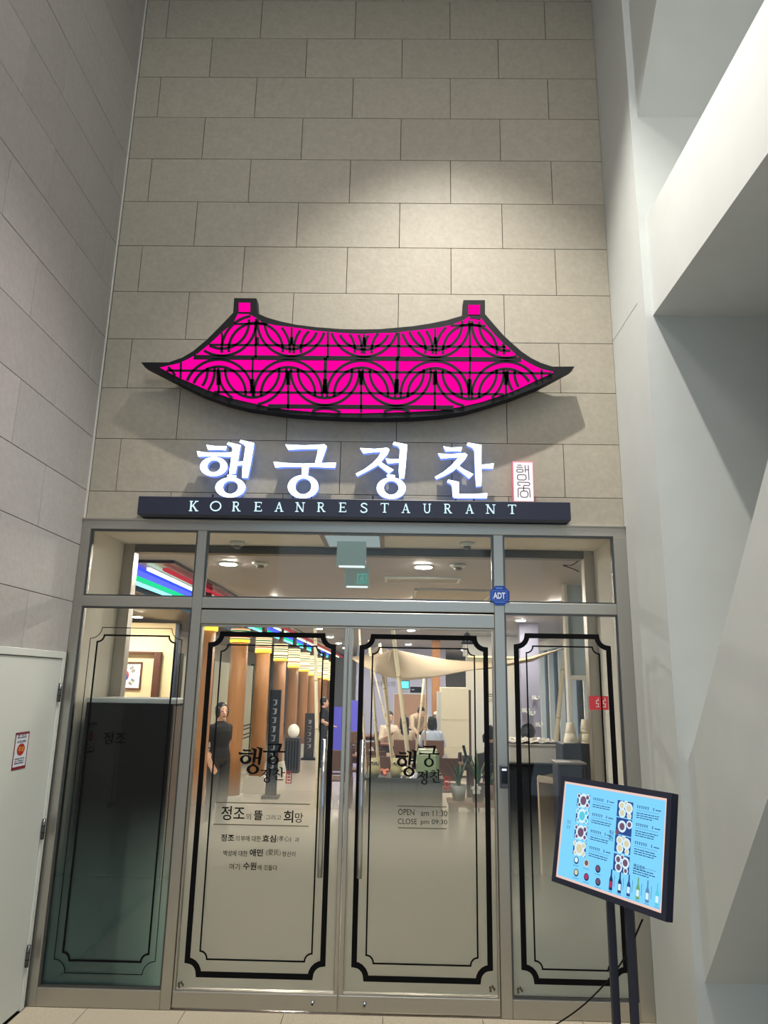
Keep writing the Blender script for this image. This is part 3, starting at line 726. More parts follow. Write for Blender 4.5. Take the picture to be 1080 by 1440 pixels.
MRB = mat('sticker_dark_red', (124, 30, 44), .5)
MB().box(xs, xs + .0018, y0, y1, z1 - .012, z1).box(xs, xs + .0018, y0, y1, z0, z0 + .016).box(xs, xs + .0018, y0, y0 + .007, z0, z1).box(xs, xs + .0018, y1 - .007, y1, z0, z1).build('border', MRB, t)
ym, zm = (y0 + y1) / 2, z0 + .112
mb = MB(); mb.prism([(xs + .0012, ym + .045 * math.cos(u), zm + .034 * math.sin(u)) for u in [2 * PI * k / 24 for k in range(24)]], (.0008, 0, 0)); ov = mb.build('red_oval', mat('sticker_red', (170, 40, 34), .5), t)
mb = MB(); text_fit(mb, '주의', (xs + .0024, ym - .032, zm - .017), (0, .064, 0), (0, 0, .034), .01); mb.build('lettering', mat('sticker_yellow', (236, 176, 60), .5), t)
mb = MB(); MDK = mat('sticker_dark', (62, 66, 92), .6)
for (zz, h, segs) in ((.178, .018, ((.16, .34), (.4, .5), (.52, .64), (.66, .8))), (.152, .012, ((.16, .3), (.33, .5), (.52, .8))), (.058, .006, ((.14, .5), (.54, .7), (.72, .84))), (.045, .006, ((.14, .3), (.36, .7), (.74, .82))), (.032, .007, ((.14, .44), (.46, .8)))):
    for a, b in segs:
        mb.box(xs + .0012, xs + .0019, y0 + a * .16, y0 + b * .16, z0 + zz, z0 + zz + h * .35); mb.box(xs + .0012, xs + .0019, y0 + a * .16 + .004, y0 + b * .16 - .004, z0 + zz + h * .6, z0 + zz + h)
mb.build('small_print', MDK, t)

# ================================================================== MENU STAND
U = Vector((.464, -.8857, .0139)).normalized(); Vd = Vector((-.165, -.098, -.981)); Vd = (Vd - U * Vd.dot(U)).normalized()
Nn = U.cross(Vd).normalized()
if Nn.dot(Vector(CAM) - Vector((1, -1.2, 1.2))) < 0: Nn = -Nn
TL = Vector((.905, -.925, 1.502)); SW, SH = .724, .508
pc = TL + U * SW * .5 + Vd * SH * .5
menu = thing('menu_stand', 'lit digital menu board on a tilted black stand', 'menu board', (pc.x + .05, pc.y, 0))
def mq(u0, v0, u1, v1, d0, d1):  # box on the board: u,v in metres from the top left, d toward the viewer
    return (TL + U * u0 + Vd * v0 + Nn * d0, U * (u1 - u0), Vd * (v1 - v0), Nn * (d1 - d0))
MB().frame(*mq(0, 0, SW, SH, -.035, -.001)).build('case', M_NAVY, menu)
bz = .026
mb = MB()
for u0, v0, u1, v1 in ((0, 0, SW, bz), (0, SH - bz, SW, SH), (0, bz, bz, SH - bz), (SW - bz, bz, SW, SH - bz)): mb.frame(*mq(u0, v0, u1, v1, -.001, .006))
mb.build('bezel', M_NAVY, menu)
c2 = bz + .010
mb = MB()
for u0, v0, u1, v1 in ((bz, bz, SW - bz, c2), (bz, SH - c2, SW - bz, SH - bz), (bz, c2, c2, SH - c2), (SW - c2, c2, SW - bz, SH - c2)): mb.frame(*mq(u0, v0, u1, v1, -.001, .002))
mb.build('copper_trim', emis('menu_copper_glow', (240, 204, 192), .85), menu)
scr = MB().frame(*mq(c2, c2, SW - c2, SH - c2, -.001, .0012)).build('screen', emis('menu_screen', (128, 210, 255), .9), menu)
iw, ih = SW - 2 * c2, SH - 2 * c2
def pt(fu, fv, d=.0022): return TL + U * (c2 + iw * fu) + Vd * (c2 + ih * fv) + Nn * d
def mbx(mb, u0, v0, u1, v1, d0=.0012, d1=.002): return mb.frame(*mq(c2 + iw * u0, c2 + ih * v0, c2 + iw * u1, c2 + ih * v1, d0, d1))
def disc(mb, fu, fv, r, ru=1.0, d=.0023, n=16): return mb.prism([pt(fu, fv, d) + U * r * ru * math.cos(t) + Vd * r * math.sin(t) for t in [2 * PI * k / n for k in range(n)]], Nn * .0004)
ME = {k: emis('menu_' + k, c, s) for k, c, s in (('navy', (52, 84, 150), .8), ('plate', (206, 232, 246), .95), ('food', (122, 92, 116), .8), ('green', (116, 170, 120), .85), ('ink', (40, 66, 110), .7), ('grey', (92, 140, 184), .9), ('red', (190, 60, 100), .8), ('teal', (90, 196, 220), .95), ('cream', (214, 206, 170), .9))}
LPX = [(.145, .08), (.145, .245), (.145, .42), (.145, .59)]; RPX = [(.565, .075), (.565, .25), (.565, .425), (.565, .61)]
rnd = random.Random(3)
for side, lst in ((0, LPX), (1, RPX)):
    for i, (fu, fv) in enumerate(lst):
        w, h = (.135, .145) if side == 0 else (.15, .165)
        ph = mbx(MB(), fu, fv, fu + w, fv + h).build('dish_photo', ME['navy'], scr)
        mb = MB(); spots = [(.5, .5, .034), (.12, .2, .013), (.82, .22, .016), (.85, .8, .014), (.2, .85, .013)]
        if side: spots = [(.3, .3, .02), (.75, .4, .024), (.35, .75, .022), (.8, .85, .014), (.55, .12, .012)] if i != 1 else [(.4, .5, .026), (.85, .3, .018), (.12, .9, .02)]
        for a, b, r in spots:
            mb_r = min(r, iw * w * min(a, 1 - a) * .98 + .004, ih * h * min(b, 1 - b) * .98 + .004)
            disc(mb, fu + w * a, fv + h * b, mb_r, 1.0, .0021)
        mb.build('plates', ME['plate'], ph)
        mb = MB()
        for a, b, r in spots: disc(mb, fu + w * a, fv + h * b, r * .62, 1.0, .0026)
        mb.build('food', (ME['food'] if i % 2 == side else (ME['teal'] if i == 1 else ME['cream'])), ph)
        tu = fu + w + .035; mb = MB()
        n = 7
        for q in range(n):
            a = tu + q * .019
            if q == 6: a += .03
            mbx(mb, a, fv + .018, a + .014, fv + .024); mbx(mb, a + .004, fv + .028, a + .010, fv + .044)
        for q in range(4): mbx(mb, tu + .17 + q * .012, fv + .028, tu + .179 + q * .012, fv + .038)
        if not (side == 1 and i == 3): mb.build('item_title', ME['ink'], scr)
        mb = MB(); mbx(mb, tu, fv + .062, tu + .2, fv + .066)
        mb.build('item_rule', ME['grey'], scr)
        mb = MB()
        for ln in range(3 if side else 2):
            x = tu
            while x < tu + .2 - .03 * rnd.random() - ln * .02:
                l = rnd.uniform(.012, .04); mbx(mb, x, fv + .088 + ln * .022, min(x + l, tu + .2), fv + .096 + ln * .022); x += l + .006
        mb.build('item_text', ME['ink'], scr)
def mtext(s, fu, fv, w, h, m):
    mb = MB(); text_fit(mb, s, pt(fu, fv + h), U * iw * w, -Vd * ih * h, .01); mb.build('lettering', m, scr)
mtext('행궁', .052, .395, .045, .04, ME['grey']); mtext('정찬', .052, .45, .045, .04, ME['grey'])
mtext('행궁', .505, .395, .045, .045, ME['ink']); mtext('정찬', .505, .455, .045, .045, ME['ink'])
mtext('행궁정찬', .755, .655, .10, .045, ME['ink'])
for i, (fu, fv) in enumerate(((.19, .80), (.30, .80), (.42, .82), (.2, .925), (.31, .935), (.43, .945))):
    mb = MB(); disc(mb, fu, fv - .01, .017, 1.0, .0015); bo = mb.build('dish_bowl', ME['ink'] if i != 1 else ME['cream'], scr)
    mb = MB(); disc(mb, fu, fv - .014, .012, 1.0, .0021); mb.build('food', (ME['plate'], ME['food'], ME['food'], ME['cream'], ME['red'], ME['food'])[i], bo)
    mb = MB(); mbx(mb, fu - .03, fv + .042, fu + .03, fv + .048); mb.build('item_text', ME['grey'], scr)
for i in range(6):
    fu = .555 + i * .083; mb = MB(); b0, t0 = .975, .80
    prof = [(.0, 0), (.0095, 0), (.0105, .01), (.0105, .045), (.004, .062), (.0035, .088), (0, .088)]
    pts = [pt(fu, b0, .0014) + U * a - Vd * z for a, z in prof[1:-1]] + [pt(fu, b0, .0014) - U * a - Vd * z for a, z in prof[1:-1][::-1]]
    mb.prism(pts, Nn * .0006); bo = mb.build('bottle_picture', (ME['ink'], ME['ink'], ME['navy'], ME['green'], ME['grey'], ME['teal'])[i], scr)
    mb = MB(); mb.frame(pt(fu, b0, .0021) - U * .008 - Vd * .012, U * .016, -Vd * .026, Nn * .0005); mb.build('label', (ME['red'], ME['plate'], ME['plate'], ME['plate'], ME['plate'], ME['plate'])[i], bo)
    mb = MB(); mbx(mb, fu + .03, .82, fu + .034, .93); mbx(mb, fu - .02, .985, fu + .02, .99); mb.build('item_text', ME['grey'], scr)
# posts, hinge plate and floor plate
A = Vector((1.035, -1.235, 0)); Bp = Vector((1.085, -1.345, 0))
bk = TL + U * SW * .5 + Vd * SH * .75 - Nn * .036
for q in (A, Bp):
    MB().bbox(q.x - .017, q.x + .017, q.y - .017, q.y + .017, .012, 1.16, .004).build('post', M_NAVY, menu)
MB().frame(TL + U * .22 + Vd * .25 - Nn * .05, U * .28, Vd * .2, Nn * .015).build('hinge_plate', M_NAVY, menu)
MB().bbox(.86, 1.28, -1.5, -1.08, 0, .012, .005).build('floor_plate', M_NAVY, menu)
# cable
def cable(name, label, pts, r, m):
    P = [Vector(p) for p in pts]; out = []
    for i in range(len(P) - 1):
        a, b, c_, d_ = P[max(i - 1, 0)], P[i], P[i + 1], P[min(i + 2, len(P) - 1)]
        for q in range(8):
            t_ = q / 8; out.append(.5 * ((2 * b) + (c_ - a) * t_ + (2 * a - 5 * b + 4 * c_ - d_) * t_ * t_ + (-a + 3 * b - 3 * c_ + d_) * t_ ** 3))
    out.append(P[-1]); o = MB().tube(out, r, 6).build(name, m, None, True); return props(o, label, 'cable')
cable('power_cable', 'thin black power cable hanging from the menu board to the floor', [(1.16, -1.30, .93), (1.12, -1.05, .66), (1.02, -.72, .36), (.85, -.5, .14), (.62, -.45, .005), (.3, -.5, .005)], .004, M_PRINT)

# ================================================================== VESTIBULE
VY = 0.77                       # plane of the inner frame
CZ = 3.10                       # restaurant ceiling
HX0, HX1, HY1 = -5.9, 3.95, 30.0
struct('wall_vestibule_left', MB().box(XL - .1, XL + .02, .062, VY, 0, 3.02), M_PLASTER, 'cream side wall of the entrance lobby on the left')
struct('wall_vestibule_right', MB().box(XR - .02, XR + .119, .062, VY, 0, 3.02), M_WHITEW, 'white side wall of the entrance lobby on the right')
struct('ceiling_vestibule', MB().box(XL - .1, XR + .12, .062, VY + .06, 3.02, 3.25), M_PLASTER, 'cream ceiling of the entrance lobby')
ifr = thing('trim_6', 'steel frame of the inner lobby opening', None, (0, VY, 0), kind='structure')
MB().bbox(XL + .021, XL + .112, VY - .04, VY + .06, 0, 3.018, .003).build('post', M_STEEL, ifr)
MB().bbox(XR - .10, XR - .021, VY - .04, VY + .06, 0, 3.018, .003).build('post', M_STEEL, ifr)
MB().bbox(XL + .112, XR - .10, VY - .04, VY + .06, 2.955, 3.018, .003).build('header', M_STEELD, ifr)
struct('floor_inside', MB().box(HX0 - .2, HX1 + .2, 0.06, HY1 + .2, -.15, -.001).box(XL, XR, -.02, .06, -.15, -.004), M_FLOORI, 'polished beige restaurant floor')
struct('ceiling_hall', MB().box(-3.25, HX1 + .2, VY + .06, HY1 + .2, CZ, CZ + .2).box(HX0, -3.25, 11.5, HY1 + .2, CZ, CZ + .2), M_CEIL, 'restaurant ceiling')
struct('wall_hall_front', MB().box(HX0, XL - .1, .22, VY + .06, 0, CZ).box(XR + .12, HX1, .3, VY + .06, 0, CZ), M_WHITEW, 'inner face of the restaurant front wall')
# black cabinet behind the left panel
a = at(122, 985, .2); b = at(243, 985, .2)
t = thing('tall_cabinet', 'tall black cabinet with white top behind the left glass panel', 'cabinet', ((a.x + b.x) / 2, .4, 0))
MB().bbox(a.x, b.x, .2, .66, .0, a.z - .012, .004).build('body', M_BLKCAB, t)
MB().bbox(a.x - .004, b.x + .03, .195, .68, a.z - .012, a.z + .018, .004).build('top', M_WHITEP, t)
MB().box(b.x + .001, b.x + .012, .22, .64, .02, a.z - .03).build('side_panel', mat('taupe_side', (120, 104, 94), .5), t)
# ceiling hatch, its glow added to brighten the lobby, and hanging exit signs
q0, q1 = atZ(458, 768, 3.02), atZ(541, 768, 3.02)
t = thing('lobby_hatch', 'square framed hatch in the lobby ceiling with an added glow', 'ceiling hatch', ((q0.x + q1.x) / 2, .42, 3.0))
yb, yf = .70, .16
mb = MB()
for (x0, x1, y0, y1) in ((q0.x, q1.x, yb - .035, yb), (q0.x, q1.x, yf, yf + .035), (q0.x, q0.x + .035, yf + .035, yb - .035), (q1.x - .035, q1.x, yf + .035, yb - .035)): mb.box(x0, x1, y0, y1, 3.006, 3.019)
mb.build('frame', mat('hatch_frame', (150, 138, 130), .5), t)
MB().box(q0.x + .035, q1.x - .035, yf + .035, yb - .035, 3.012, 3.018).build('glow_plate', emis('lobby_hatch_added_glow', (206, 222, 220), .45), t)
M_EXIT = mat('exit_acrylic', (176, 196, 190), .4, emit=(150, 180, 172), estr=.12)
def exit_sign(label, x0, y0, x1, y1, Y, pict):
    a, b = at(x0, y1, Y), at(x1, y0, Y)
    t = thing('exit_sign', label, 'exit sign', ((a.x + b.x) / 2, Y, a.z), group='hanging exit signs')
    MB().bbox(a.x, b.x, Y - .012, Y + .012, a.z, b.z, .004).build('panel', M_EXIT, t)
    MB().box(a.x + .02, b.x - .01, Y - .014, Y + .014, a.z - .006, a.z + .006).build('lit_edge', emis('exit_edge', (240, 252, 250), 1.0), t)
    top = 3.02 if Y < VY else CZ
    for k in (.25, .75): MB().tube([(a.x + (b.x - a.x) * k, Y, b.z - .004), (a.x + (b.x - a.x) * k, Y, top)], .004, 6).build('rod', M_WHITEP, t)
    if pict:
        cx, cz = a.x + (b.x - a.x) * .72, a.z + (b.z - a.z) * .4; s = (b.z - a.z) * .22; M_P = mat('exit_pictogram', (120, 190, 178), .4, emit=(96, 190, 176), estr=.35)
        mb = MB(); yy = Y - .0135
        ribbon(mb, [(cx - s, yy, cz - s), (cx + s, yy, cz - s), (cx + s, yy, cz + s), (cx - s, yy, cz + s)], .012, NY, True)
        mb.prism([(cx + s * .1 + s * .22 * math.cos(u), yy, cz + s * .6 + s * .22 * math.sin(u)) for u in [k * PI / 4 for k in range(8)]], (0, .001, 0))
        ribbon(mb, [(cx, yy, cz + s * .35), (cx - s * .1, yy, cz - s * .2), (cx + s * .45, yy, cz - s * .7)], .016, NY); ribbon(mb, [(cx - s * .1, yy, cz - s * .2), (cx - s * .6, yy, cz - s * .6)], .014, NY); ribbon(mb, [(cx - s * .5, yy, cz + s * .1), (cx, yy, cz + s * .3), (cx + s * .5, yy, cz)], .012, NY)
        mb.build('running_figure', M_P, t)
exit_sign('pale green exit sign panel hanging in the lobby, the upper of two', 473, 757, 515.5, 796.5, .45, False)
exit_sign('pale green exit sign panel hanging behind, the lower of two', 484, 797, 519.5, 825, 1.15, True)
# detectors
def detector(name, label, x, y, Z, r=.06):
    q = atZ(x, y, Z); t = thing(name, label, 'detector', (q.x, q.y, Z))
    MB().lathe((q.x, q.y, Z), [(r, -.001), (r, -.018), (r * .75, -.03), (r * .55, -.032)], 18).build('base', M_WHITEP, t, True)
    MB().lathe((q.x, q.y, Z), [(r * .5, -.033), (r * .48, -.05), (r * .25, -.056)], 14).build('sensor', mat('sensor_grey', (120, 118, 116), .5), t, True)
detector('smoke_detector', 'white smoke detector in the lobby ceiling at the left', 334, 762, 3.02)
detector('smoke_detector', 'white smoke detector in the lobby ceiling at the right', 657, 763, 3.02)
detector('smoke_detector', 'white smoke detector in the restaurant ceiling, left one', 366, 791, CZ, .08)
detector('smoke_detector', 'white smoke detector in the restaurant ceiling, right one', 644, 794, CZ, .08)

# ================================================================== RESTAURANT HALL
struct('wall_hall_left', MB().box(HX0 - .2, HX0, VY, HY1, 0, CZ), M_PLASTER, 'left wall of the restaurant')
struct('wall_hall_end', MB().box(HX0, HX1, HY1, HY1 + .2, 0, CZ), M_WHITEW, 'far end wall of the restaurant')
# right wall with tall windows (glazed openings between mullions)
WY = [8.0, 9.1, 10.2, 11.3, 12.4, 13.5, 14.6]
wr = MB().box(HX1, HX1 + .2, VY, WY[0], 0, CZ).box(HX1, HX1 + .2, WY[-1], HY1, 0, CZ).box(HX1, HX1 + .2, WY[0], WY[-1], 0, .5).box(HX1, HX1 + .2, WY[0], WY[-1], 2.9, CZ)
struct('wall_hall_right', wr, M_WHITEW, 'right wall of the restaurant with tall windows')
M_DAY = glass_mat('window_glass', (196, 222, 244))
for i in range(len(WY) - 1):
    t = thing('window_%d' % (6 + i), 'tall restaurant window with pale frame, %s from the front' % ORD[i], None, (HX1, WY[i], .5), kind='structure')
    MB().box(HX1 + .09, HX1 + .1, WY[i] + .04, WY[i + 1] - .04, .54, 2.86).build('pane', M_DAY, t)
    mb = MB().box(HX1 - .03, HX1 + .12, WY[i], WY[i] + .04, .5, 2.9).box(HX1 - .03, HX1 + .12, WY[i + 1] - .04, WY[i + 1], .5, 2.9)
    mb2 = MB().box(HX1 - .03, HX1 + .12, WY[i] + .04, WY[i + 1] - .04, .5, .54).box(HX1 - .03, HX1 + .12, WY[i] + .04, WY[i + 1] - .04, 2.86, 2.9)
    MB().box(HX1 - .03, HX1 + .12, WY[i], WY[i] + .04, .5, 2.9).build('frame', M_WHITEP, t)
    MB().box(HX1 - .03, HX1 + .12, WY[i + 1] - .04, WY[i + 1], .5, 2.9).build('frame', M_WHITEP, t)
    MB().box(HX1 - .03, HX1 + .12, WY[i] + .04, WY[i + 1] - .04, .5, .54).build('sill', M_WHITEP, t)
    MB().box(HX1 - .03, HX1 + .12, WY[i] + .04, WY[i + 1] - .04, 2.86, 2.9).build('head', M_WHITEP, t)
# vertical blinds / fins before the windows
def slab_thing(name, label, cat, x0, x1, y0, y1, z0, z1, m, group=None):
    o = MB().bbox(x0, x1, y0, y1, z0, z1, .006).build(name, m); props(o, label, cat, group); return o
# dropped dark timber ceiling on the left, sloping
mb = MB(); mb.prism([(-3.25, VY + .06, 3.16), (HX0, VY + .06, 3.30), (HX0, 11.5, 3.30), (-3.25, 11.5, 2.86)], (0, 0, .06))
struct('ceiling_left', MB().add([(-3.25, VY + .06, 3.10), (HX0, VY + .06, 3.16), (HX0, 11.5, 3.12), (-3.25, 11.5, 2.86), (-3.25, VY + .06, 3.3), (HX0, VY + .06, 3.3), (HX0, 11.5, 3.3), (-3.25, 11.5, 3.3)], [(0, 1, 2, 3), (7, 6, 5, 4), (0, 4, 5, 1), (1, 5, 6, 2), (2, 6, 7, 3), (3, 7, 4, 0)]), M_DARKC, 'dark timber ceiling over the left of the restaurant')

# --- flag wall seen past the black cabinet
FLY = 8.6
xa, xb_ = at(243, 930, FLY).x, at(249, 930, FLY).x
struct('wall_flag', MB().box(HX0, xa, FLY, FLY + .12, 0, 2.98), mat('warm_cream_wall', (238, 216, 172), .8, var=.02, scale=6), 'warm cream wall behind the black cabinet with a framed niche')
o = slab_thing('wall_post', 'dark blue steel post at the end of the cream wall', 'post', xa + .002, xb_, FLY - .02, FLY + .14, 0, 2.98, mat('dark_blue_post', (40, 48, 66), .4))
a, b = at(170, 985, FLY), at(229, 917, FLY)
t = thing('niche_frame', 'dark wooden frame round a pale niche on the cream wall', 'frame', ((a.x + b.x) / 2, FLY, 1.2))
MB().bbox(b.x - .12, b.x, FLY - .12, FLY - .001, 1.2, b.z, .006).build('jamb', M_WOODD, t)
MB().bbox(b.x - 1.3, b.x - 1.18, FLY - .12, FLY - .001, 1.2, b.z, .006).build('jamb', M_WOODD, t)
MB().bbox(b.x - 1.18, b.x - .12, FLY - .12, FLY - .001, b.z - .04, b.z, .006).build('head', M_WOODD, t)
MB().bbox(b.x - 1.3, b.x, FLY - .14, FLY - .001, 1.14, 1.2, .006).build('sill', M_WOODD, t)
MB().box(b.x - 1.18, b.x - .12, FLY - .01, FLY - .002, 1.2, b.z - .04).build('back_panel', mat('niche_back', (216, 190, 150), .8), t)
r = at(201, 931, FLY - .02); lo = at(201, 970, FLY - .02)
W, H = .70, r.z - lo.z
t = thing('framed_flag', 'South Korean flag in a dark wooden frame inside the niche', 'flag', (r.x - W / 2, FLY - .03, lo.z))
fy = FLY - .012
mb = MB()
for (x0, x1, z0, z1) in ((r.x - W, r.x, r.z - .03, r.z), (r.x - W, r.x, lo.z, lo.z + .03), (r.x - W, r.x - W + .03, lo.z + .03, r.z - .03), (r.x - .03, r.x, lo.z + .03, r.z - .03)): mb.box(x0, x1, fy - .03, fy, z0, z1)
mb.build('frame', M_WOODD, t)
fl = MB().box(r.x - W + .03, r.x - .03, fy - .008, fy, lo.z + .03, r.z - .03).build('flag_cloth', mat('flag_white', (236, 232, 224), .7), t)
cx, cz = r.x - W / 2, (r.z + lo.z) / 2; R_ = H * .23; yy = fy - .009
def half(top):
    pts = []
    a0 = math.radians(-33)
    for q in range(13): u = a0 + PI * q / 12 if top else a0 + PI + PI * q / 12; pts.append((R_ * math.cos(u), R_ * math.sin(u)))
    sgn = 1
    end = a0 + PI if top else a0 + 2 * PI
    # S-curve back through the centre
    e1 = Vector((math.cos(a0 + PI), math.sin(a0 + PI))); e0 = -e1; nn = Vector((-e0.y, e0.x))
    seq = []
    for q in range(1, 12):
        tt = -1 + 2 * q / 12; off = math.sqrt(max(0, .25 - (abs(tt) - .5) ** 2)) * (1 if tt < 0 else -1)
        seq.append((e0 * tt - nn * off * 1.0) * R_)
    seq = seq if top else seq[::-1]
    return [(cx + x, yy, cz + z) for x, z in pts] + [(cx + p.x, yy, cz + p.y) for p in seq]
mb = MB(); mb.prism(half(True), (0, .0008, 0)); mb.build('red_half', mat('flag_red', (200, 46, 58), .6), fl)
mb = MB(); mb.prism(half(False), (0, .0008, 0)); mb.build('blue_half', mat('flag_blue', (30, 62, 140), .6), fl)
for sx, sz, pat in ((-1, 1, (0, 0, 0)), (1, 1, (1, 0, 1)), (-1, -1, (0, 1, 0)), (1, -1, (1, 1, 1))):
    mb = MB(); dirn = Vector((sx * .83, sz * .55)).normalized(); nrm = Vector((-dirn.y, dirn.x))
    for k in range(3):
        c0 = dirn * (R_ * 1.55 + k * H * .05)
        sg = ((-.5, -.06), (.06, .5)) if pat[k] else ((-.5, .5),)
        for s0, s1 in sg:
            p0, p1 = c0 + nrm * s0 * R_ * 1.05, c0 + nrm * s1 * R_ * 1.05
            ribbon(mb, [(cx + p0.x, yy, cz + p0.y), (cx + p1.x, yy, cz + p1.y)], H * .034, NY, False, (0, .0008, 0))
    mb.build('trigram', M_PRINT, fl)

# --- round timber pillars with lampshade heads
PYS = [4.05, 6.35, 8.65, 10.95, 13.25, 15.55, 17.85, 20.15, 22.45, 24.75]
PXX = [-2.36, -2.41, -2.45, -2.48, -2.50, -2.52, -2.55, -2.58, -2.60, -2.62]
M_SH = emis('lampshade_glow', (255, 236, 176), 1.7)
M_SHY = emis('lampshade_yellow', (255, 206, 74), 1.7)
M_SHR = emis('lampshade_red', (206, 70, 60), .9); M_SHG = emis('lampshade_green', (70, 130, 90), .7); M_SHW = emis('lampshade_white', (250, 250, 236), 1.7); M_SHB = emis('lampshade_brown', (120, 84, 60), .5)
SHB = [2.55, 2.53, 2.46, 2.38, 2.28, 2.22, 2.13, 2.07, 2.03, 2.0]
for i, (y, x) in enumerate(zip(PYS, PXX)):
    s0, s1 = SHB[i], 2.74; hh = s1 - s0
    t = thing('timber_pillar', 'round pine pillar with glowing striped lampshade head, %s from the entrance' % ORD[i], 'pillar', (x, y, 0), group='pine pillars in a row')
    MB().lathe((x, y, 0), [(.140, .28), (.137, .9), (.134, 1.8), (.131, s0)], 24).build('shaft', M_PINE, t, True)
    MB().add([(x + sx * w, y + sy * w, z) for z, w in ((0, .23), (.29, .17)) for sx, sy in ((-1, -1), (1, -1), (1, 1), (-1, 1))], [(3, 2, 1, 0), (4, 5, 6, 7), (0, 1, 5, 4), (1, 2, 6, 5), (2, 3, 7, 6), (3, 0, 4, 7)]).build('stone_plinth', mat('plinth_stone', (206, 200, 186), .7, var=.05, scale=12), t)
    hd = MB().lathe((x, y, 0), [(.152, s0), (.152, s1)], 24).build('lamp_shade', M_SH, t, True)
    MB().lathe((x, y, 0), [(.05, s1), (.05, CZ - .001)], 14).build('neck', M_WOODD, t, True)
    nb = 7 + i // 3; cols = [M_SHY, M_SHG if i % 2 else M_SHY, M_SHR if i % 3 else M_SHB, M_SHW, M_SHB, M_SHG, M_SHR, M_SHB, M_SHY, M_SHB]
    for zz, h, m in [(s0 + hh * (q / nb) + (.0 if q == 0 else .012), (.045 if q == 0 else .012 + .004 * (q % 3)), cols[q]) for q in range(nb)]:
        MB().lathe((x, y, 0), [(.153, zz), (.156, zz + .002), (.156, zz + h), (.153, zz + h + .002)], 24).build('shade_band', m, hd, True)
# --- coloured light strips on the ceiling
for nm, x, cl, s, w in (('cyan', -3.02, (120, 220, 255), 2.6, .05), ('green', -2.86, (20, 170, 110), 2.0, .06), ('blue', -2.70, (60, 70, 255), 3.0, .07), ('pale', -2.50, (214, 240, 200), 2.4, .035), ('red', -2.33, (150, 40, 50), 1.6, .05)):
    o = MB().box(x - w / 2, x + w / 2, 2.2, 28, CZ - .075, CZ - .045).build('light_strip', emis('strip_' + nm, cl, s))
    props(o, {'pale': 'pale yellow'}.get(nm, nm) + ' light strip running along the restaurant ceiling', 'light strip', 'coloured ceiling light strips')
o = MB().box(-3.18, -2.18, 2.0, 28.4, CZ - .03, CZ - .002).build('strip_tray', mat('dark_blue_tray', (34, 34, 52), .25))
props(o, 'long dark glossy ceiling tray behind the coloured light strips', 'ceiling tray')
# --- recessed downlights
M_DL = emis('downlight_glow', (255, 246, 230), 540.0)
dl0 = None
rowsx = ((-1.67, 'left'), (.29, 'middle'), (2.22, 'right'))
for rx, rn in rowsx:
    for k, y in enumerate([2.12, 5.05, 8.0, 10.95, 13.9, 16.9, 19.9]):
        if rn == 'right' and k == 0: continue
        x = rx + (.03 * k if rn != 'left' else 0)
        lab = 'round recessed downlight in the restaurant ceiling, %s from the entrance in the %s row' % (ORD[k], rn)
        if dl0 is None:
            dl0 = thing('recessed_downlight', lab, 'downlight', (x, y, CZ), group='recessed ceiling downlights', local=True)
            MB().lathe((0, 0, 0), [(.085, -.001), (.10, -.001), (.10, -.01), (.085, -.012)], 24).build('trim_ring', M_WHITEP, dl0, True)
            MB().lathe((0, 0, 0), [(.07, -.0125), (.082, -.013), (.078, -.016), (.02, -.017)], 24).build('lens', M_DL, dl0)
        else:
            c_ = copy_tree(dl0); c_.location = (x, y, CZ); c_['label'] = lab
# air grilles in the ceiling
for (x, y, w, l, lab) in ((.31, 3.0, .42, .16, 'white slatted air grille in the ceiling behind the middle downlight'), (.75, 4.35, .5, .5, 'square white cassette air conditioner in the ceiling')):
    t = thing('air_grille', lab, 'vent', (x, y, CZ)); mb = MB()
    for (x0, x1, y0, y1) in ((x - w, x + w, y - l, y - l + .03), (x - w, x + w, y + l - .03, y + l), (x - w, x - w + .03, y - l + .03, y + l - .03), (x + w - .03, x + w, y - l + .03, y + l - .03)): mb.box(x0, x1, y0, y1, CZ - .025, CZ - .001)
    mb.build('frame', M_WHITEP, t); n = int(l * 2 / .06)
    for k in range(n): MB().box(x - w + .03, x + w - .03, y - l + .04 + k * .058, y - l + .065 + k * .058, CZ - .018, CZ - .004).build('slat', mat('grille_slat', (206, 196, 180), .5), t)

# --- partition with light switch etc. behind pillars on the left: glass screens and dark stands
def banner(label, x, y, z0, z1, w, m, strokes=True):
    t = thing('standing_banner', label, 'banner', (x, y, 0), group='dark stands between the pillars')
    MB().bbox(x - w / 2, x + w / 2, y, y + .06, .05, z1, .006).build('panel', m, t)
    MB().bbox(x - w / 2 - .05, x + w / 2 + .05, y - .1, y + .16, 0, .05, .006).build('foot', M_BLACK, t)
    if strokes:
        mb = MB()
        rg = random.Random(int(x * 100 + y * 10))
        for k in range(9):
            zz = z1 - .18 - k * .15
            if zz < z0: break
            mb.box(x - w * .2, x + w * .2, y - .003, y, zz, zz + .012); mb.box(x + rg.uniform(-.1, .1) * w, x + rg.uniform(.12, .2) * w, y - .003, y, zz - .07, zz)
            mb.box(x - w * .15, x + w * .1, y - .003, y, zz - .085, zz - .072)
        mb.build('white_lettering', mat('banner_white', (150, 152, 158), .6), t)
q = at(387, 972, 5.9); banner('black standing banner with white vertical lettering between the second and third pillars', at(386, 1010, 8.0).x, 8.0, .5, at(386, 970, 8.0).z, .19, M_BLACK)
q = at(419, 1003, 12.0); banner('dark standing notice board beyond the fourth pillar', at(436, 1010, 14.2).x, 14.2, .3, at(436, 1003, 14.2).z, .26, mat('charcoal_board', (52, 46, 44), .6))
t = thing('globe_lamp', 'white globe ornament on a dark slatted stand between pillars', 'ornament', (at(413, 1030, 11.6).x, 11.6, 0))
gp = at(413, 1028, 11.6)
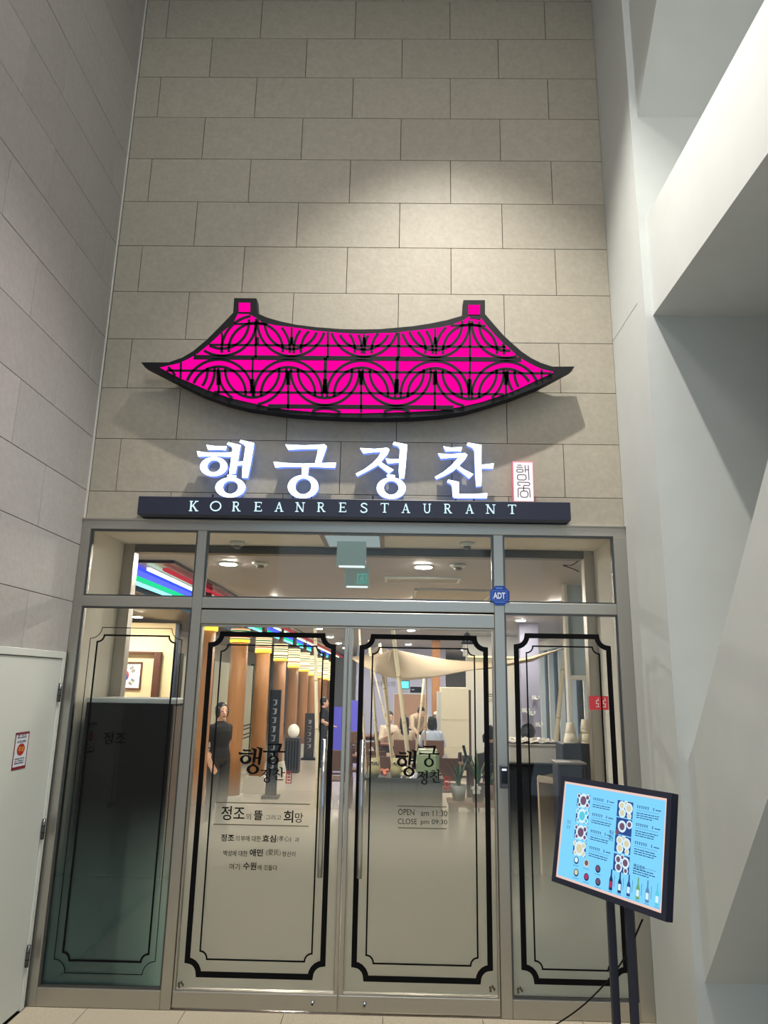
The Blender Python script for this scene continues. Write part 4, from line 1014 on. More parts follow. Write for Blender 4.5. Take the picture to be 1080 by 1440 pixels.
MB().ell(gp, .13, .13, .15, 18, 12).build('globe', mat('globe_white', (228, 226, 212), .4, emit=(240, 236, 214), estr=.25), t, True)
MB().bbox(gp.x - .16, gp.x + .16, 11.45, 11.75, 0, gp.z - .14, .006).build('stand', mat('charcoal_stand', (58, 54, 54), .6), t)
for k in range(5): MB().box(gp.x - .14 + k * .062, gp.x - .11 + k * .062, 11.44, 11.449, .08, gp.z - .2).build('slat', M_BLACK, t)
# low partition left of pillars with dark stripes (frosted screens)
for k, (y, x) in enumerate(((7.4, -3.35), (9.8, -3.45), (12.2, -3.5))):
    t = thing('glass_screen', 'pale frosted glass screen with dark stripes behind the pillars, %s from the entrance' % ORD[k], 'screen', (x, y, 0), group='frosted glass screens behind the pillars')
    MB().bbox(x - .02, x + .02, y - .9, y + .9, .08, 2.3, .004).build('pane', mat('frosted_screen', (190, 186, 158), .5, var=.03, scale=3), t)
    for z in (.62, .7, .82, .9): MB().box(x + .021, x + .026, y - .9, y + .9, z, z + .025).build('stripe', M_BLACK, t)
    MB().bbox(x - .04, x + .04, y - .95, y - .9, 0, 2.35, .004).build('post', M_STEELD, t); MB().bbox(x - .04, x + .04, y + .9, y + .95, 0, 2.35, .004).build('post', M_STEELD, t)

# ------------------------------------------------------------------ far partitions on the right of the hall
M_LIL = mat('lilac_wall', (186, 188, 214), .8, var=.02, scale=4)
LWY = 19.0
xa, xb_ = at(500, 980, LWY).x, at(575, 980, LWY).x
struct('wall_lilac', MB().box(xa, xb_ + 1.2, LWY, LWY + .15, 0, CZ), M_LIL, 'pale lilac wall deep in the restaurant with dark lettering')
mb = MB(); text_px(mb, '정조의 뜰 그리고 희망', 524, 958, 556, 965, LWY - .004); o = mb.build('wall_lettering', M_PRINTG, bpy.data.objects['wall_lilac'])
PWY = 16.5
a, b = at(554, 1020, PWY), at(601, 977, PWY)
t = thing('tan_screen', 'tan panel screen with white edge behind the diners', 'screen', ((a.x + b.x) / 2, PWY, 0))
MB().bbox(a.x, b.x, PWY, PWY + .06, 0, b.z, .006).build('panel', mat('tan_panel', (186, 150, 126), .7, var=.03, scale=6), t)
MB().bbox(a.x - .03, a.x - .002, PWY - .01, PWY + .07, 0, b.z + .03, .004).build('edge_post', M_WHITEP, t)
MB().bbox(a.x, b.x, PWY - .01, PWY + .07, b.z + .002, b.z + .03, .004).build('top_edge', M_WHITEP, t)
TY = 17.5
a, b = at(563, 968, TY), at(575, 958, TY)
t = thing('television', 'small wall screen glowing teal behind the canopy', 'television', ((a.x + b.x) / 2, TY, a.z))
MB().bbox(a.x - .02, b.x + .02, TY, TY + .05, a.z - .02, b.z + .02, .005).build('casing', M_BLACK, t)
MB().box(a.x, b.x, TY - .003, TY, a.z, b.z).build('screen', emis('tv_teal', (120, 232, 226), 1.3), t)
MB().box((a.x + b.x) / 2 - .02, (a.x + b.x) / 2 + .02, TY + .05, LWY, (a.z + b.z) / 2 - .02, (a.z + b.z) / 2 + .02).build('wall_arm', M_BLACK, t)
a, b = at(577, 974, TY), at(593, 966, TY)
t = thing('ticket_display', 'long dark display box beside the teal screen', 'display', ((a.x + b.x) / 2, TY, a.z))
MB().bbox(a.x, b.x, TY, TY + .2, a.z, b.z, .005).build('body', M_BLACK, t)
MB().box(a.x + .04, a.x + .12, TY - .003, TY, (a.z + b.z) / 2 - .01, (a.z + b.z) / 2 + .01).build('readout', emis('readout_white', (220, 230, 240), .8), t)
MB().box((a.x + b.x) / 2 - .02, (a.x + b.x) / 2 + .02, TY + .2, LWY, a.z + .02, a.z + .06).build('wall_arm', M_BLACK, t)
# orange wood jamb, cream cabinet, white wall with notice
OY = 14.6
xa, xb_ = at(608, 980, OY).x, at(619, 980, OY).x
slab_thing('timber_jamb', 'orange timber upright beside the cream cabinet', 'post', xa, xb_, OY, OY + .3, 0, CZ - .002, M_PINE)
CY = 11.2
a, b = at(620.5, 1060, CY), at(659, 967, CY)
t = thing('cream_cabinet', 'tall cream panelled cabinet right of the diners', 'cabinet', ((a.x + b.x) / 2, CY, 0))
MB().bbox(a.x, b.x, CY, CY + .6, .05, b.z, .008).build('body', mat('cream_laminate', (232, 222, 194), .5, var=.02, scale=5), t)
MB().bbox(b.x, b.x + .05, CY + .01, CY + .6, .05, b.z - .05, .004).build('side_edge', M_WOODD, t)
MB().bbox(a.x - .07, a.x - .002, CY + .02, CY + .5, 0, b.z - .1, .004).build('side_post', M_WHITEP, t)
for z in (.62, 1.2): MB().box(a.x + .01, b.x - .01, CY - .003, CY, z, z + .008).build('panel_joint', mat('cream_joint', (206, 196, 168), .6), t)
WWY = 13.0
xa, xb_ = at(657, 980, WWY).x, at(734, 980, WWY).x
struct('wall_white', MB().box(xa, xb_, WWY, WWY + .3, 0, CZ - .001), M_WHITEW, 'white wall section behind the canopy with a paper notice')
MB().bbox(xa - .1, xb_, WWY - .5, WWY - .001, 2.62, CZ - .002, .01).build('cove_bulkhead', M_WHITEW, bpy.data.objects['wall_white'])
MB().box(xa, xb_, WWY - .48, WWY - .36, 2.60, 2.615).build('cove_light', emis('cove_glow', (255, 214, 110), 6.0), bpy.data.objects['wall_white'])
a, b = at(682, 989, WWY), at(695, 974, WWY)
t = thing('paper_notice', 'white paper notice with printed lines on the white wall', 'notice', ((a.x + b.x) / 2, WWY, a.z))
MB().box(a.x, b.x, WWY - .004, WWY - .001, a.z, b.z).build('sheet', mat('paper', (222, 220, 210), .8), t)
mb = MB()
for k, f in enumerate((.8, .62, .4, .28, .16)): mb.box(a.x + .01, b.x - .02, WWY - .005, WWY - .004, a.z + (b.z - a.z) * f, a.z + (b.z - a.z) * f + (.02 if k < 2 else .008))
mb.build('printed_lines', M_PRINTG, t)
# curtain at the windows and side column
xw = HX1 - .12
for k, (y, lab, cl) in enumerate(((16.2, 'brown fabric curtain at the end of the windows', (148, 110, 88)), (15.3, 'pale violet fabric curtain beside the brown one', (176, 172, 204)))):
    mb = MB(); pts = [(xw + .05 * math.sin(q * 1.3), y - .4 + .8 * q / 16) for q in range(17)]
    poly = [(x, yy, .0) for x, yy in pts] + [(x + .02, yy, .0) for x, yy in pts[::-1]]
    mb.prism(poly, (0, 0, 3.09)); o = mb.build('curtain', mat('curtain_%d' % k, cl, .85, var=.05, scale=8), None, True); props(o, lab, 'curtain')
# white hooks on the curtain column
for k, (x, y) in enumerate(((752, 982), (746, 1004), (738, 1000), (757, 1020))):
    q = at(x, y, 8.6); t = thing('wall_hook', 'white curved plastic hook by the curtain, %s' % ('uppermost', 'middle right', 'middle left', 'lowest')[k], 'hook', tuple(q), group='white hooks by the curtain')
    MB().box(q.x - .05, q.x + .03, q.y, q.y + .02, q.z - .02, q.z + .05).build('plate', M_WHITEP, t)
    MB().tube([(q.x, q.y, q.z), (q.x + .03, q.y - .03, q.z - .02), (q.x + .07, q.y - .04, q.z), (q.x + .07, q.y - .04, q.z + .05)], .013, 8).build('hook', M_WHITEP, t, True)
hc = thing('hook_column', 'grey violet column carrying white hooks near the windows', 'column', (at(750, 1000, 8.75).x, 8.75, 0))
x_ = at(750, 1000, 8.66).x
MB().bbox(x_ - .22, x_ + .14, 8.66, 8.9, 0, CZ - .002, .01).build('shaft', mat('violet_grey', (150, 148, 168), .8), hc)
MB().bbox(x_ - .26, x_ + .18, 8.62, 8.94, 0, .1, .01).build('base', M_STEELD, hc)

# ------------------------------------------------------------------ furniture
def make_chair():
    t = thing('dining_chair', 'x', 'chair', (0, 0, 0), group='dark wooden dining chairs', local=True)     # faces +y, back at -y
    MB().bbox(-.21, .21, -.2, .22, .39, .435, .015).build('seat', M_BACKR, t)
    MB().bbox(-.21, .21, -.235, -.2, .56, .88, .015).build('backrest', M_BACKR, t)
    for sx in (-1, 1):
        MB().tube([(sx * .19, -.215, 0), (sx * .19, -.205, .45), (sx * .19, -.218, .88)], .018, 8).build('leg', M_WOODD, t)
        MB().tube([(sx * .19, .2, 0), (sx * .19, .19, .40)], .018, 8).build('leg', M_WOODD, t)
    MB().box(-.19, .19, -.215, -.195, .5, .53).build('back_rail', M_WOODD, t)
    return t
def make_table(w=1.2, d=.7):
    t = thing('dining_table', 'x', 'table', (0, 0, 0), group='brown dining tables', local=True)
    MB().bbox(-w / 2, w / 2, -d / 2, d / 2, .71, .745, .01).build('table_top', M_WOODR, t)
    MB().box(-w / 2 + .06, w / 2 - .06, -d / 2 + .06, d / 2 - .06, .65, .709).build('apron', M_WOODD, t)
    for sx in (-1, 1):
        for sy in (-1, 1): MB().bbox(sx * (w / 2 - .07) - .03, sx * (w / 2 - .07) + .03, sy * (d / 2 - .07) - .03, sy * (d / 2 - .07) + .03, 0, .65, .004).build('leg', M_WOODD, t)
    return t
ch0 = make_chair(); tb0 = make_table(); first = {'c': True, 't': True}
def chair(x, y, rz, lab):
    o = ch0 if first['c'] else copy_tree(ch0); first['c'] = False
    o.location = (x, y, 0); o.rotation_euler = (0, 0, rz); o['label'] = lab; return o
def table(x, y, rz, lab):
    o = tb0 if first['t'] else copy_tree(tb0); first['t'] = False
    o.location = (x, y, 0); o.rotation_euler = (0, 0, rz); o['label'] = lab; return o
table(-.55, 8.05, 0, 'brown dining table left of the leaning canopy pole, nearest on that side')
table(.35, 10.55, 0, 'brown dining table with seated diners in front of the tan screen')
table(.72, 7.1, 0, 'brown dining table in front of the cream cabinet')
table(-.55, 12.6, 0, 'brown dining table at the back left under the lilac wall')
table(1.95, 8.15, PI / 2, 'brown dining table beside the woman in dark clothes on the right')
chair(-.85, 7.42, 0, 'dark wooden chair with brown back, at the near table beside the door handle')
chair(-.30, 7.42, 0, 'dark wooden chair with brown back, at the near table by the canopy poles')
chair(-.55, 8.72, PI, 'dark wooden chair on the far side of the near left table')
chair(.24, 9.84, 0, 'dark wooden chair behind the leaning canopy pole at the diners table')
chair(.80, 9.84, 0, 'dark wooden chair of the diner in the pale shirt')
chair(-.08, 11.36, PI + .4, 'dark wooden chair on the far side of the diners table')
chair(.78, 6.48, 0, 'dark wooden chair with brown back before the cream cabinet')
chair(-.15, 6.6, -.3, 'dark wooden chair at the left end of the middle table')
chair(-.85, 12.0, 0, 'dark wooden chair at the back left table, nearer the pillars')
chair(-.2, 12.0, 0, 'dark wooden chair at the back left table, nearer the poles')
chair(1.06, 12.68, PI + .2, 'dark wooden chair under the diner with the white cap')
chair(1.66, 7.15, math.radians(240), 'dark wooden chair under the woman in dark clothes')
# small things on tables
def napkin(x, y, lab):
    t = thing('napkin_holder', lab, 'napkin holder', (x, y, .745), group='napkin holders on the tables')
    MB().bbox(x - .06, x + .06, y - .04, y + .04, .745, .80, .008).build('box', mat('white_box', (228, 226, 220), .5), t)
    MB().add([(x - .05, y - .01, .80), (x + .05, y - .01, .80), (x + .05, y + .01, .80), (x - .05, y + .01, .80), (x - .01, y, .88), (x + .02, y, .87)], [(0, 1, 5, 4), (2, 3, 4, 5), (1, 2, 5), (3, 0, 4), (3, 2, 1, 0)]).build('tissue', mat('tissue', (240, 240, 238), .9), t)
napkin(-.36, 8.0, 'white napkin box on the near left table'); napkin(.55, 10.5, 'white napkin box among the diners'); napkin(.85, 7.05, 'white napkin box on the middle table'); napkin(1.9, 7.75, 'white napkin box on the right hand table')
def jar(x, y, lab, h=.14, m=None):
    t = thing('condiment_jar', lab, 'jar', (x, y, .745), group='condiment jars on the tables')
    MB().lathe((x, y, .745), [(.03, 0), (.034, .02), (.034, h * .7), (.026, h * .8)], 14).build('body', m or mat('jar_brown', (92, 56, 44), .3), t, True)
    MB().lathe((x, y, .745), [(.027, h * .8), (.03, h * .82), (.03, h), (.01, h)], 14).build('lid', M_STEELD, t, True)
for k, (x, y) in enumerate(((-.75, 8.1), (-.68, 8.15), (.12, 10.5), (.3, 10.45), (.7, 10.6), (1.1, 7.2))):
    jar(x, y, ('brown lidded jar on the near left table, left one', 'brown lidded jar on the near left table, right one', 'brown lidded jar on the diners table, left end', 'brown lidded jar on the diners table, middle', 'brown lidded jar on the diners table, right end', 'brown lidded jar on the middle table')[k])
t = thing('stone_mortar', 'dark stone bowl with a black handle standing in it', 'mortar', (1.18, 6.85, .745)); MBK = mat('dark_stone', (52, 46, 46), .6)
MB().lathe((1.18, 6.85, .745), [(.05, 0), (.075, .05), (.08, .12), (.065, .12), (.05, .04)], 18).build('bowl', MBK, t, True)
MB().tube([(1.18, 6.85, .79), (1.12, 6.83, 1.02)], [.018, .024], 10).build('pestle', M_BLACK, t, True)

# ------------------------------------------------------------------ display counter by the door with ornaments
KY = 3.05
kx0, kx1, kz = at(515, 1093, KY).x, at(622, 1096, KY).x, at(560, 1094, KY).z
t = thing('display_counter', 'dark glossy display counter just inside the right door leaf', 'counter', ((kx0 + kx1) / 2, KY + .25, 0))
MB().bbox(kx0, kx1, KY, KY + .5, .06, kz - .03, .004).build('body', mat('counter_dark', (44, 52, 50), .2, var=.04, scale=4), t)
MB().bbox(kx0 - .02, kx1 + .02, KY - .02, KY + .52, kz - .03, kz, .005).build('top', mat('counter_top', (40, 46, 46), .15), t)
for k in range(3): MB().box(kx0 + .02 + k * (kx1 - kx0 - .02) / 3, kx0 + (k + 1) * (kx1 - kx0 - .02) / 3, KY - .006, KY - .001, .1, kz - .05).build('door', mat('counter_door', (58, 66, 64), .25), t)
MB().box(kx0 + .03, kx1 - .03, KY + .02, KY + .48, 0, .059).build('plinth', M_BLACK, t)
M_OWL = mat('owl_ceramic', (176, 166, 120), .35, var=.2, scale=60)
def owl(px_, lab):
    q = at(px_, 1090, KY + .12); x, y = q.x, KY + .12
    t = thing('owl_figurine', lab, 'figurine', (x, y, kz), group='ceramic owls on the counter')
    MB().lathe((x, y, kz), [(.045, 0), (.062, .03), (.066, .07), (.058, .10), (.05, .115), (.056, .14), (.054, .165), (.03, .185), (.0, .188)], 18).build('body', M_OWL, t, True)
    for s in (-1, 1):
        e = MB().ell((x + s * .022, y - .046, kz + .145), .02, .012, .02, 12, 8).build('eye', mat('owl_cream', (214, 206, 176), .4), t, True)
        MB().ell((x + s * .022, y - .057, kz + .145), .009, .006, .009, 10, 6).build('pupil', M_BLACK, e, True)
        MB().add([(x + s * .03, y - .015, kz + .17), (x + s * .055, y - .015, kz + .165), (x + s * .05, y, kz + .2), (x + s * .04, y + .015, kz + .165)], [(0, 1, 2), (1, 3, 2), (3, 0, 2), (0, 3, 1)]).build('ear_tuft', M_OWL, t)
    MB().add([(x - .008, y - .055, kz + .135), (x + .008, y - .055, kz + .135), (x, y - .068, kz + .122), (x, y - .05, kz + .12)], [(0, 1, 2), (1, 3, 2), (3, 0, 2), (0, 3, 1)]).build('beak', M_BLACK, t)
owl(526, 'patterned ceramic owl on the counter, left one'); owl(557, 'patterned ceramic owl on the counter, right one')
q = at(541, 1088, KY + .1)
t = thing('flower_bunch', 'bunch of coral pink flowers lying between the owls', 'flowers', (q.x, KY + .1, kz)); rg = random.Random(5)
for k in range(9): MB().ell((q.x + rg.uniform(-.03, .03), KY + .1 + rg.uniform(-.03, .03), kz + .02 + rg.uniform(0, .045)), .022, .02, .018, 9, 6).build('blossom', mat('coral_petals', (226, 132, 106), .7), t, True)
t = thing('stacked_pebbles', 'two white round pebbles stacked on the counter', 'ornament', (at(569, 1090, KY + .06).x, KY + .06, kz)); x = t.location.x
MB().ell((x, KY + .06, kz + .03), .045, .04, .03, 14, 8).build('pebble', mat('pebble_cream', (236, 224, 184), .4), t, True); MB().ell((x, KY + .06, kz + .085), .036, .034, .027, 14, 8).build('pebble', mat('pebble_cream', (236, 224, 184), .4), t, True)
a, b = at(586, 1094, KY + .2), at(618, 1061, KY + .2)
t = thing('green_lantern', 'rounded pale green perforated lantern box on the counter', 'lantern', ((a.x + b.x) / 2, KY + .25, kz))
mg = mat('lantern_green', (150, 166, 128), .4, var=.25, scale=70)
MB().bbox(a.x, b.x, KY + .2, KY + .42, kz, b.z + .03, .04).build('body', mg, t)
MB().bbox(a.x + .02, b.x - .02, KY + .22, KY + .40, b.z + .031, b.z + .045, .01).build('lid', mat('lantern_lid', (188, 196, 160), .4), t)
for k in range(3): MB().ell((a.x + .05 + k * .075, KY + .196, b.z - .01), .008, .006, .008, 8, 6).build('stud', mat('gold_stud', (224, 214, 150), .3), t, True)
# plants right of the counter
def plant(px_, Y, z0, lab, n, h, potcol, r=.09):
    q = at(px_, 1100, Y); x = q.x
    t = thing('potted_plant', lab, 'plant', (x, Y, z0))
    pz = .16
    MB().lathe((x, Y, z0), [(r * .7, 0), (r, pz), (r * .9, pz), (r * .65, .02)], 18).build('pot', mat('pot_%d' % px_, potcol, .5), t, True)
    MB().lathe((x, Y, z0), [(r * .88, pz - .03), (0, pz - .02)], 16).build('soil', mat('soil', (56, 44, 36), .9), t)
    rg = random.Random(px_)
    for k in range(n):
        ang = rg.uniform(0, 2 * PI); L = h * rg.uniform(.7, 1.1); out = L * rg.uniform(.25, .6); w = rg.uniform(.012, .02)
        pts = [Vector((x + math.cos(ang) * out * (s_ ** 1.6), Y + math.sin(ang) * out * (s_ ** 1.6), z0 + pz - .03 + L * (s_ - .25 * s_ * s_ * out / L))) for s_ in [i / 6 for i in range(7)]]
        side = Vector((-math.sin(ang), math.cos(ang), 0)); vs = []; fs = []
        for i, p_ in enumerate(pts):
            ww = w * (1 - (i / 6) ** 2) + .001; vs += [p_ - side * ww, p_ + side * ww]
        for i in range(6): fs.append((2 * i, 2 * i + 1, 2 * i + 3, 2 * i + 2))
        MB().add(vs, fs).build('leaf', mat('plant_leaf', (70, 104, 62), .5, var=.1, scale=10), t)
st = thing('plant_stand', 'low dark stand for pots right of the display counter', 'stand', (at(668, 1100, 3.4).x, 3.4, 0)); sx = st.location.x
MB().bbox(sx - .30, sx + .34, 3.2, 3.62, .68, .72, .006).build('shelf', M_WOODR, st)
for ax in (-.26, .26):
    for ay in (3.24, 3.58): MB().bbox(sx + ax - .02, sx + ax + .02, ay - .02, ay + .02, 0, .68, .004).build('leg', M_WOODD, st)
plant(645, 3.42, .72, 'grey tapered pot with long grassy leaves beside the counter', 16, .34, (150, 152, 150)); plant(672, 3.36, .72, 'black pot with upright green leaves on the plant stand', 18, .42, (30, 32, 34), .085); plant(692, 3.5, .72, 'small red brown pot with short leaves on the plant stand', 12, .16, (122, 66, 52), .06)
q = at(670, 1110, 3.2); t = thing('flower_ornament', 'white five petalled flower ornament before the black pot', 'ornament', (q.x, 3.2, q.z))
for k in range(5): MB().ell((q.x + .035 * math.cos(PI / 2 + k * 2 * PI / 5), 3.2, q.z + .035 * math.sin(PI / 2 + k * 2 * PI / 5)), .022, .006, .022, 10, 6).build('petal', M_WHITEP, t, True)
MB().ell((q.x, 3.194, q.z), .012, .008, .012, 10, 6).build('centre', mat('flower_centre', (220, 200, 120), .5), t, True)
MB().tube([(q.x, 3.205, q.z), (q.x + .003, 3.22, q.z - .05), (q.x + .003, 3.225, .721)], .004, 6).build('stem', mat('plant_leaf', (70, 104, 62)), t)

# ------------------------------------------------------------------ service station behind the right panel
BYY = 2.55
a, b = at(715, 1074, BYY), at(788, 1047, BYY)
t = thing('black_trolley', 'black cabinet under the white box behind the right glass panel', 'cabinet', ((a.x + b.x) / 2, BYY + .2, 0))
MB().bbox(a.x - .02, b.x + .01, BYY, BYY + .45, .0, a.z - .02, .008).build('body', mat('trolley_black', (30, 34, 44), .4, var=.05, scale=6), t)
MB().box(a.x + .03, b.x - .04, BYY - .004, BYY - .001, .2, a.z - .12).build('door', mat('trolley_door', (38, 44, 56), .35), t)
MB().bbox(a.x - .03, b.x + .02, BYY - .01, BYY + .46, a.z - .019, a.z - .001, .004).build('top', M_BLACK, t)
t = thing('white_box', 'white foam box with crumpled clear wrap on the black cabinet', 'box', ((a.x + b.x) / 2, BYY + .2, a.z))
MB().bbox(a.x, b.x, BYY + .01, BYY + .4, a.z, b.z - .02, .015).build('body', mat('foam_white', (226, 222, 216), .7, var=.02, scale=10), t)
MB().bbox(a.x - .008, b.x + .008, BYY + .002, BYY + .41, b.z - .019, b.z, .01).build('lid', mat('foam_lid', (218, 214, 208), .6, var=.05, scale=14), t)
rg = random.Random(9); vs = []; fs = []; NX_, NY_ = 16, 8
for j in range(NY_ + 1):
    for i in range(NX_ + 1): vs.append((a.x - .01 + (b.x - a.x + .02) * i / NX_, BYY + (.41) * j / NY_, b.z + .004 + rg.uniform(0, .028) + .03 * math.sin(PI * i / NX_) * math.sin(PI * j / NY_)))
for j in range(NY_):
    for i in range(NX_): fs.append((j * (NX_ + 1) + i, j * (NX_ + 1) + i + 1, (j + 1) * (NX_ + 1) + i + 1, (j + 1) * (NX_ + 1) + i))
MB().add(vs, fs).build('plastic_wrap', mat('plastic_wrap', (214, 206, 196), .2), t)
UY = 2.1
c0 = at(812, 1046, UY)
t = thing('cup_tower', 'tall dark stand holding the stacked cups beside the white box', 'stand', (c0.x, UY + .1, 0))
MB().bbox(c0.x - .14, c0.x + .17, UY, UY + .3, 0, c0.z - .002, .008).build('body', mat('tower_black', (28, 32, 46), .45), t)
MB().bbox(c0.x - .12, c0.x - .06, UY - .2, UY + .1, .0, c0.z - .30, .008).build('step', mat('tower_black', (28, 32, 46)), t)
M_CUP = mat('paper_cup', (236, 226, 204), .6)
k = 0
for px_, n, r, lab in ((803, 3, .058, 'front left'), (824, 4, .058, 'front right')):
    q = at(px_, 1046, UY + .1)
    for j in range(n):
        big = j < 1
        t = thing('paper_cup', 'cream paper cup in the %s stack, %s from the bottom' % (lab, ORD[j].replace('nearest', 'first')), 'cup', (q.x, UY + .1, c0.z + j * .03 + (.0 if j == 0 else .012)), group='stacked paper cups')
        rr_ = r * (1.15 if j == 0 else .86 - .04 * j); z0 = c0.z + (0 if j == 0 else .03 + j * .034)
        MB().lathe((q.x, UY + .1, z0), [(rr_ * 1.0, 0), (rr_ * 1.06, .004), (rr_ * .78, .085), (rr_ * .72, .086)], 18).build('wall', M_CUP, t, True)
        MB().lathe((q.x, UY + .1, z0), [(rr_ * 1.02, -.001), (rr_ * 1.1, .002), (rr_ * 1.1, .007), (rr_ * 1.02, .009)], 18).build('rim', M_CUP, t, True)
t = thing('waste_bin', 'dark open bin in front of the cup stand', 'bin', (at(801, 1090, 1.75).x, 1.75, 0)); x = t.location.x; z = at(801, 1074, 1.7).z
MB().bbox(x - .13, x + .11, 1.62, 1.85, 0, z, .012).build('body', mat('bin_navy', (34, 40, 58), .5), t)
MB().bbox(x - .14, x + .12, 1.61, 1.86, z + .001, z + .018, .006).build('rim', mat('bin_rim', (128, 122, 118), .5), t)
# open frame beside the inner post on the right
t = thing('window_shelf', 'white framed service window beyond the inner right post', 'frame', (at(812, 960, 3.2).x, 3.2, 0))
a, b = at(806, 1030, 3.2), at(826, 950, 3.2)
MB().bbox(a.x - .04, a.x, 3.2, 3.3, 0, CZ - .002, .006).build('upright', M_WHITEW, t); MB().bbox(b.x + .02, b.x + .06, 3.2, 3.3, 0, CZ - .002, .006).build('upright', M_WHITEW, t)
MB().bbox(a.x, b.x + .02, 3.2, 3.32, b.z - .05, b.z + .0, .006).build('rail', M_WHITEW, t)
MB().box(a.x + .001, b.x + .019, 3.24, 3.25, b.z, CZ - .01).build('upper_pane', mat('pale_blue_panel', (168, 186, 196), .3), t)
# folder / brochure leaning
a = at(770, 1120, 2.1)
t = thing('paper_bag', 'crumpled beige paper bag beside the black cabinet', 'bag', (a.x, 2.1, 0)); z = at(770, 1088, 2.1).z
MB().add([(a.x - .07, 2.02, 0), (a.x + .07, 2.02, 0), (a.x + .07, 2.16, 0), (a.x - .07, 2.16, 0), (a.x - .1, 2.0, z), (a.x + .08, 2.04, z - .03), (a.x + .09, 2.18, z), (a.x - .08, 2.17, z - .04)], [(3, 2, 1, 0), (0, 1, 5, 4), (1, 2, 6, 5), (2, 3, 7, 6), (3, 0, 4, 7)]).build('bag_body', mat('kraft_beige', (176, 160, 140), .8), t)
MB().add([(a.x - .1, 1.99, z), (a.x + .08, 2.03, z - .03), (a.x + .1, 1.95, z - .08), (a.x - .13, 1.92, z - .05)], [(0, 1, 2, 3), (3, 2, 1, 0)]).build('folded_flap', mat('kraft_beige', (176, 160, 140)), t)

# ------------------------------------------------------------------ canvas canopy on bamboo poles
def AD(x, y, D): return at(x, y, D - 4.906)
near = [AD(492, 925, 10.2), AD(512, 938, 9.6), AD(540, 951, 9.2), AD(569, 957, 8.9), AD(610, 953, 8.8), AD(655, 944, 8.8), AD(700, 937, 8.9), AD(750, 926, 9.0), AD(795, 911, 9.0)]
mid = [AD(500, 923, 11.0), AD(520, 923, 10.6), AD(538, 919, 10.0), AD(553, 913, 9.25), AD(590, 921, 9.8), AD(630, 928, 10.4), AD(690, 933, 10.4), AD(745, 924, 9.8), AD(796, 910, 9.02)]
far = [AD(512, 923, 12.0), AD(522, 916, 12.0), AD(533, 908, 12.0), AD(552, 917, 12.2), AD(592, 925, 12.6), AD(635, 931, 12.8), AD(690, 935, 12.4), AD(745, 926, 11.0), AD(797, 911, 9.04)]
rowsP = []
for i in range(9):
    pts = []
    for s_ in [q / 8 for q in range(9)]:
        A_, B_, C_ = near[i], mid[i], far[i]
        p_ = A_.lerp(B_, s_ * 2) if s_ < .5 else B_.lerp(C_, s_ * 2 - 1); pts.append(p_ - Vector((0, 0, .05 * math.sin(PI * (s_ * 2 % 1)))) * (0 if i in (0, 8) else 1))
    rowsP.append(pts)
vs = [p_ for r_ in rowsP for p_ in r_]; fs = [(i * 9 + j, i * 9 + j + 1, (i + 1) * 9 + j + 1, (i + 1) * 9 + j) for i in range(8) for j in range(8)]
t = thing('canvas_canopy', 'sagging beige canvas canopy stretched between bamboo poles', 'canopy', tuple(mid[3]))
o = MB().add(vs, fs).build('sail', M_CANVAS, t, True)
md = o.modifiers.new('sub', 'SUBSURF'); md.levels = 1; md.render_levels = 1; md.subdivision_type = 'SIMPLE'
md = o.modifiers.new('thick', 'SOLIDIFY'); md.thickness = .004
pk = mid[3]; MB().tube([pk, pk + Vector((-.03, -.02, -.03)), pk + Vector((-.05, -.03, -.1)), pk + Vector((-.055, -.03, -.15))], .008, 6).build('tie_cord', mat('tie_cream', (236, 222, 190), .8), t)
nt = M_CANVAS.node_tree; pb = nt.nodes['Principled BSDF']
tl_ = nt.nodes.new('ShaderNodeBsdfTranslucent'); tl_.inputs[0].default_value = lin((226, 208, 176)); mxs = nt.nodes.new('ShaderNodeMixShader'); mxs.inputs[0].default_value = .15
nt.links.new(pb.outputs[0], mxs.inputs[1]); nt.links.new(tl_.outputs[0], mxs.inputs[2]); nt.links.new(mxs.outputs[0], nt.nodes['Material Output'].inputs[0])
def pole(x0, y0, x1, y1, D0, D1, r, lab):
    a, b = AD(x0, y0, D0), AD(x1, y1, D1); d = (b - a)
    b = a + d * ((a.z - .0) / (a.z - b.z)) if a.z > b.z else b
    if b.z < .002: b = a + (b - a) * ((a.z - .004) / (a.z - b.z))
    if a.z > CZ - .02: a = b + (a - b) * ((CZ - .02 - b.z) / (a.z - b.z))
    t = thing('bamboo_pole', lab, 'pole', (b.x, b.y, 0), group='bamboo poles of the canopy')
    MB().tube([b, b + (a - b) * .5, a], [r, r * .93, r * .86], 10).build('cane', M_BAMBOO, t, True)
    for k in (.15, .35, .55, .75, .92):
        c_ = b + (a - b) * k; u_ = (a - b).normalized() * .006; MB().tube([c_ - u_, c_ + u_], r * 1.08, 10).build('node_ring', mat('bamboo_node', (200, 180, 132), .5), t)
pole(551, 874, 577, 1088, 9.0, 9.0, .030, 'thick bamboo pole leaning in front of the canopy peak')
pole(800, 860, 782, 1040, 9.03, 9.03, .030, 'bamboo pole leaning at the right corner of the canopy near the windows')
pole(443, 874, 447, 1120, 8.2, 8.2, .022, 'slim upright bamboo pole behind the left door leaf near its handle')
pole(505, 880, 512, 1034, 10.4, 10.4, .018, 'slim bamboo pole at the left corner of the canopy')
pole(519, 900, 530, 1045, 10.9, 10.9, .024, 'bamboo pole second from the canopy left corner')
pole(526, 945, 541, 1008, 12.4, 12.2, .014, 'thinnest slanting bamboo pole under the canopy')
pole(534, 905, 552, 1074, 10.3, 10.3, .026, 'bamboo pole standing left of the thick leaning pole')
pole(541, 930, 549, 1042, 11.9, 11.9, .018, 'slim bamboo pole just behind the standing one')
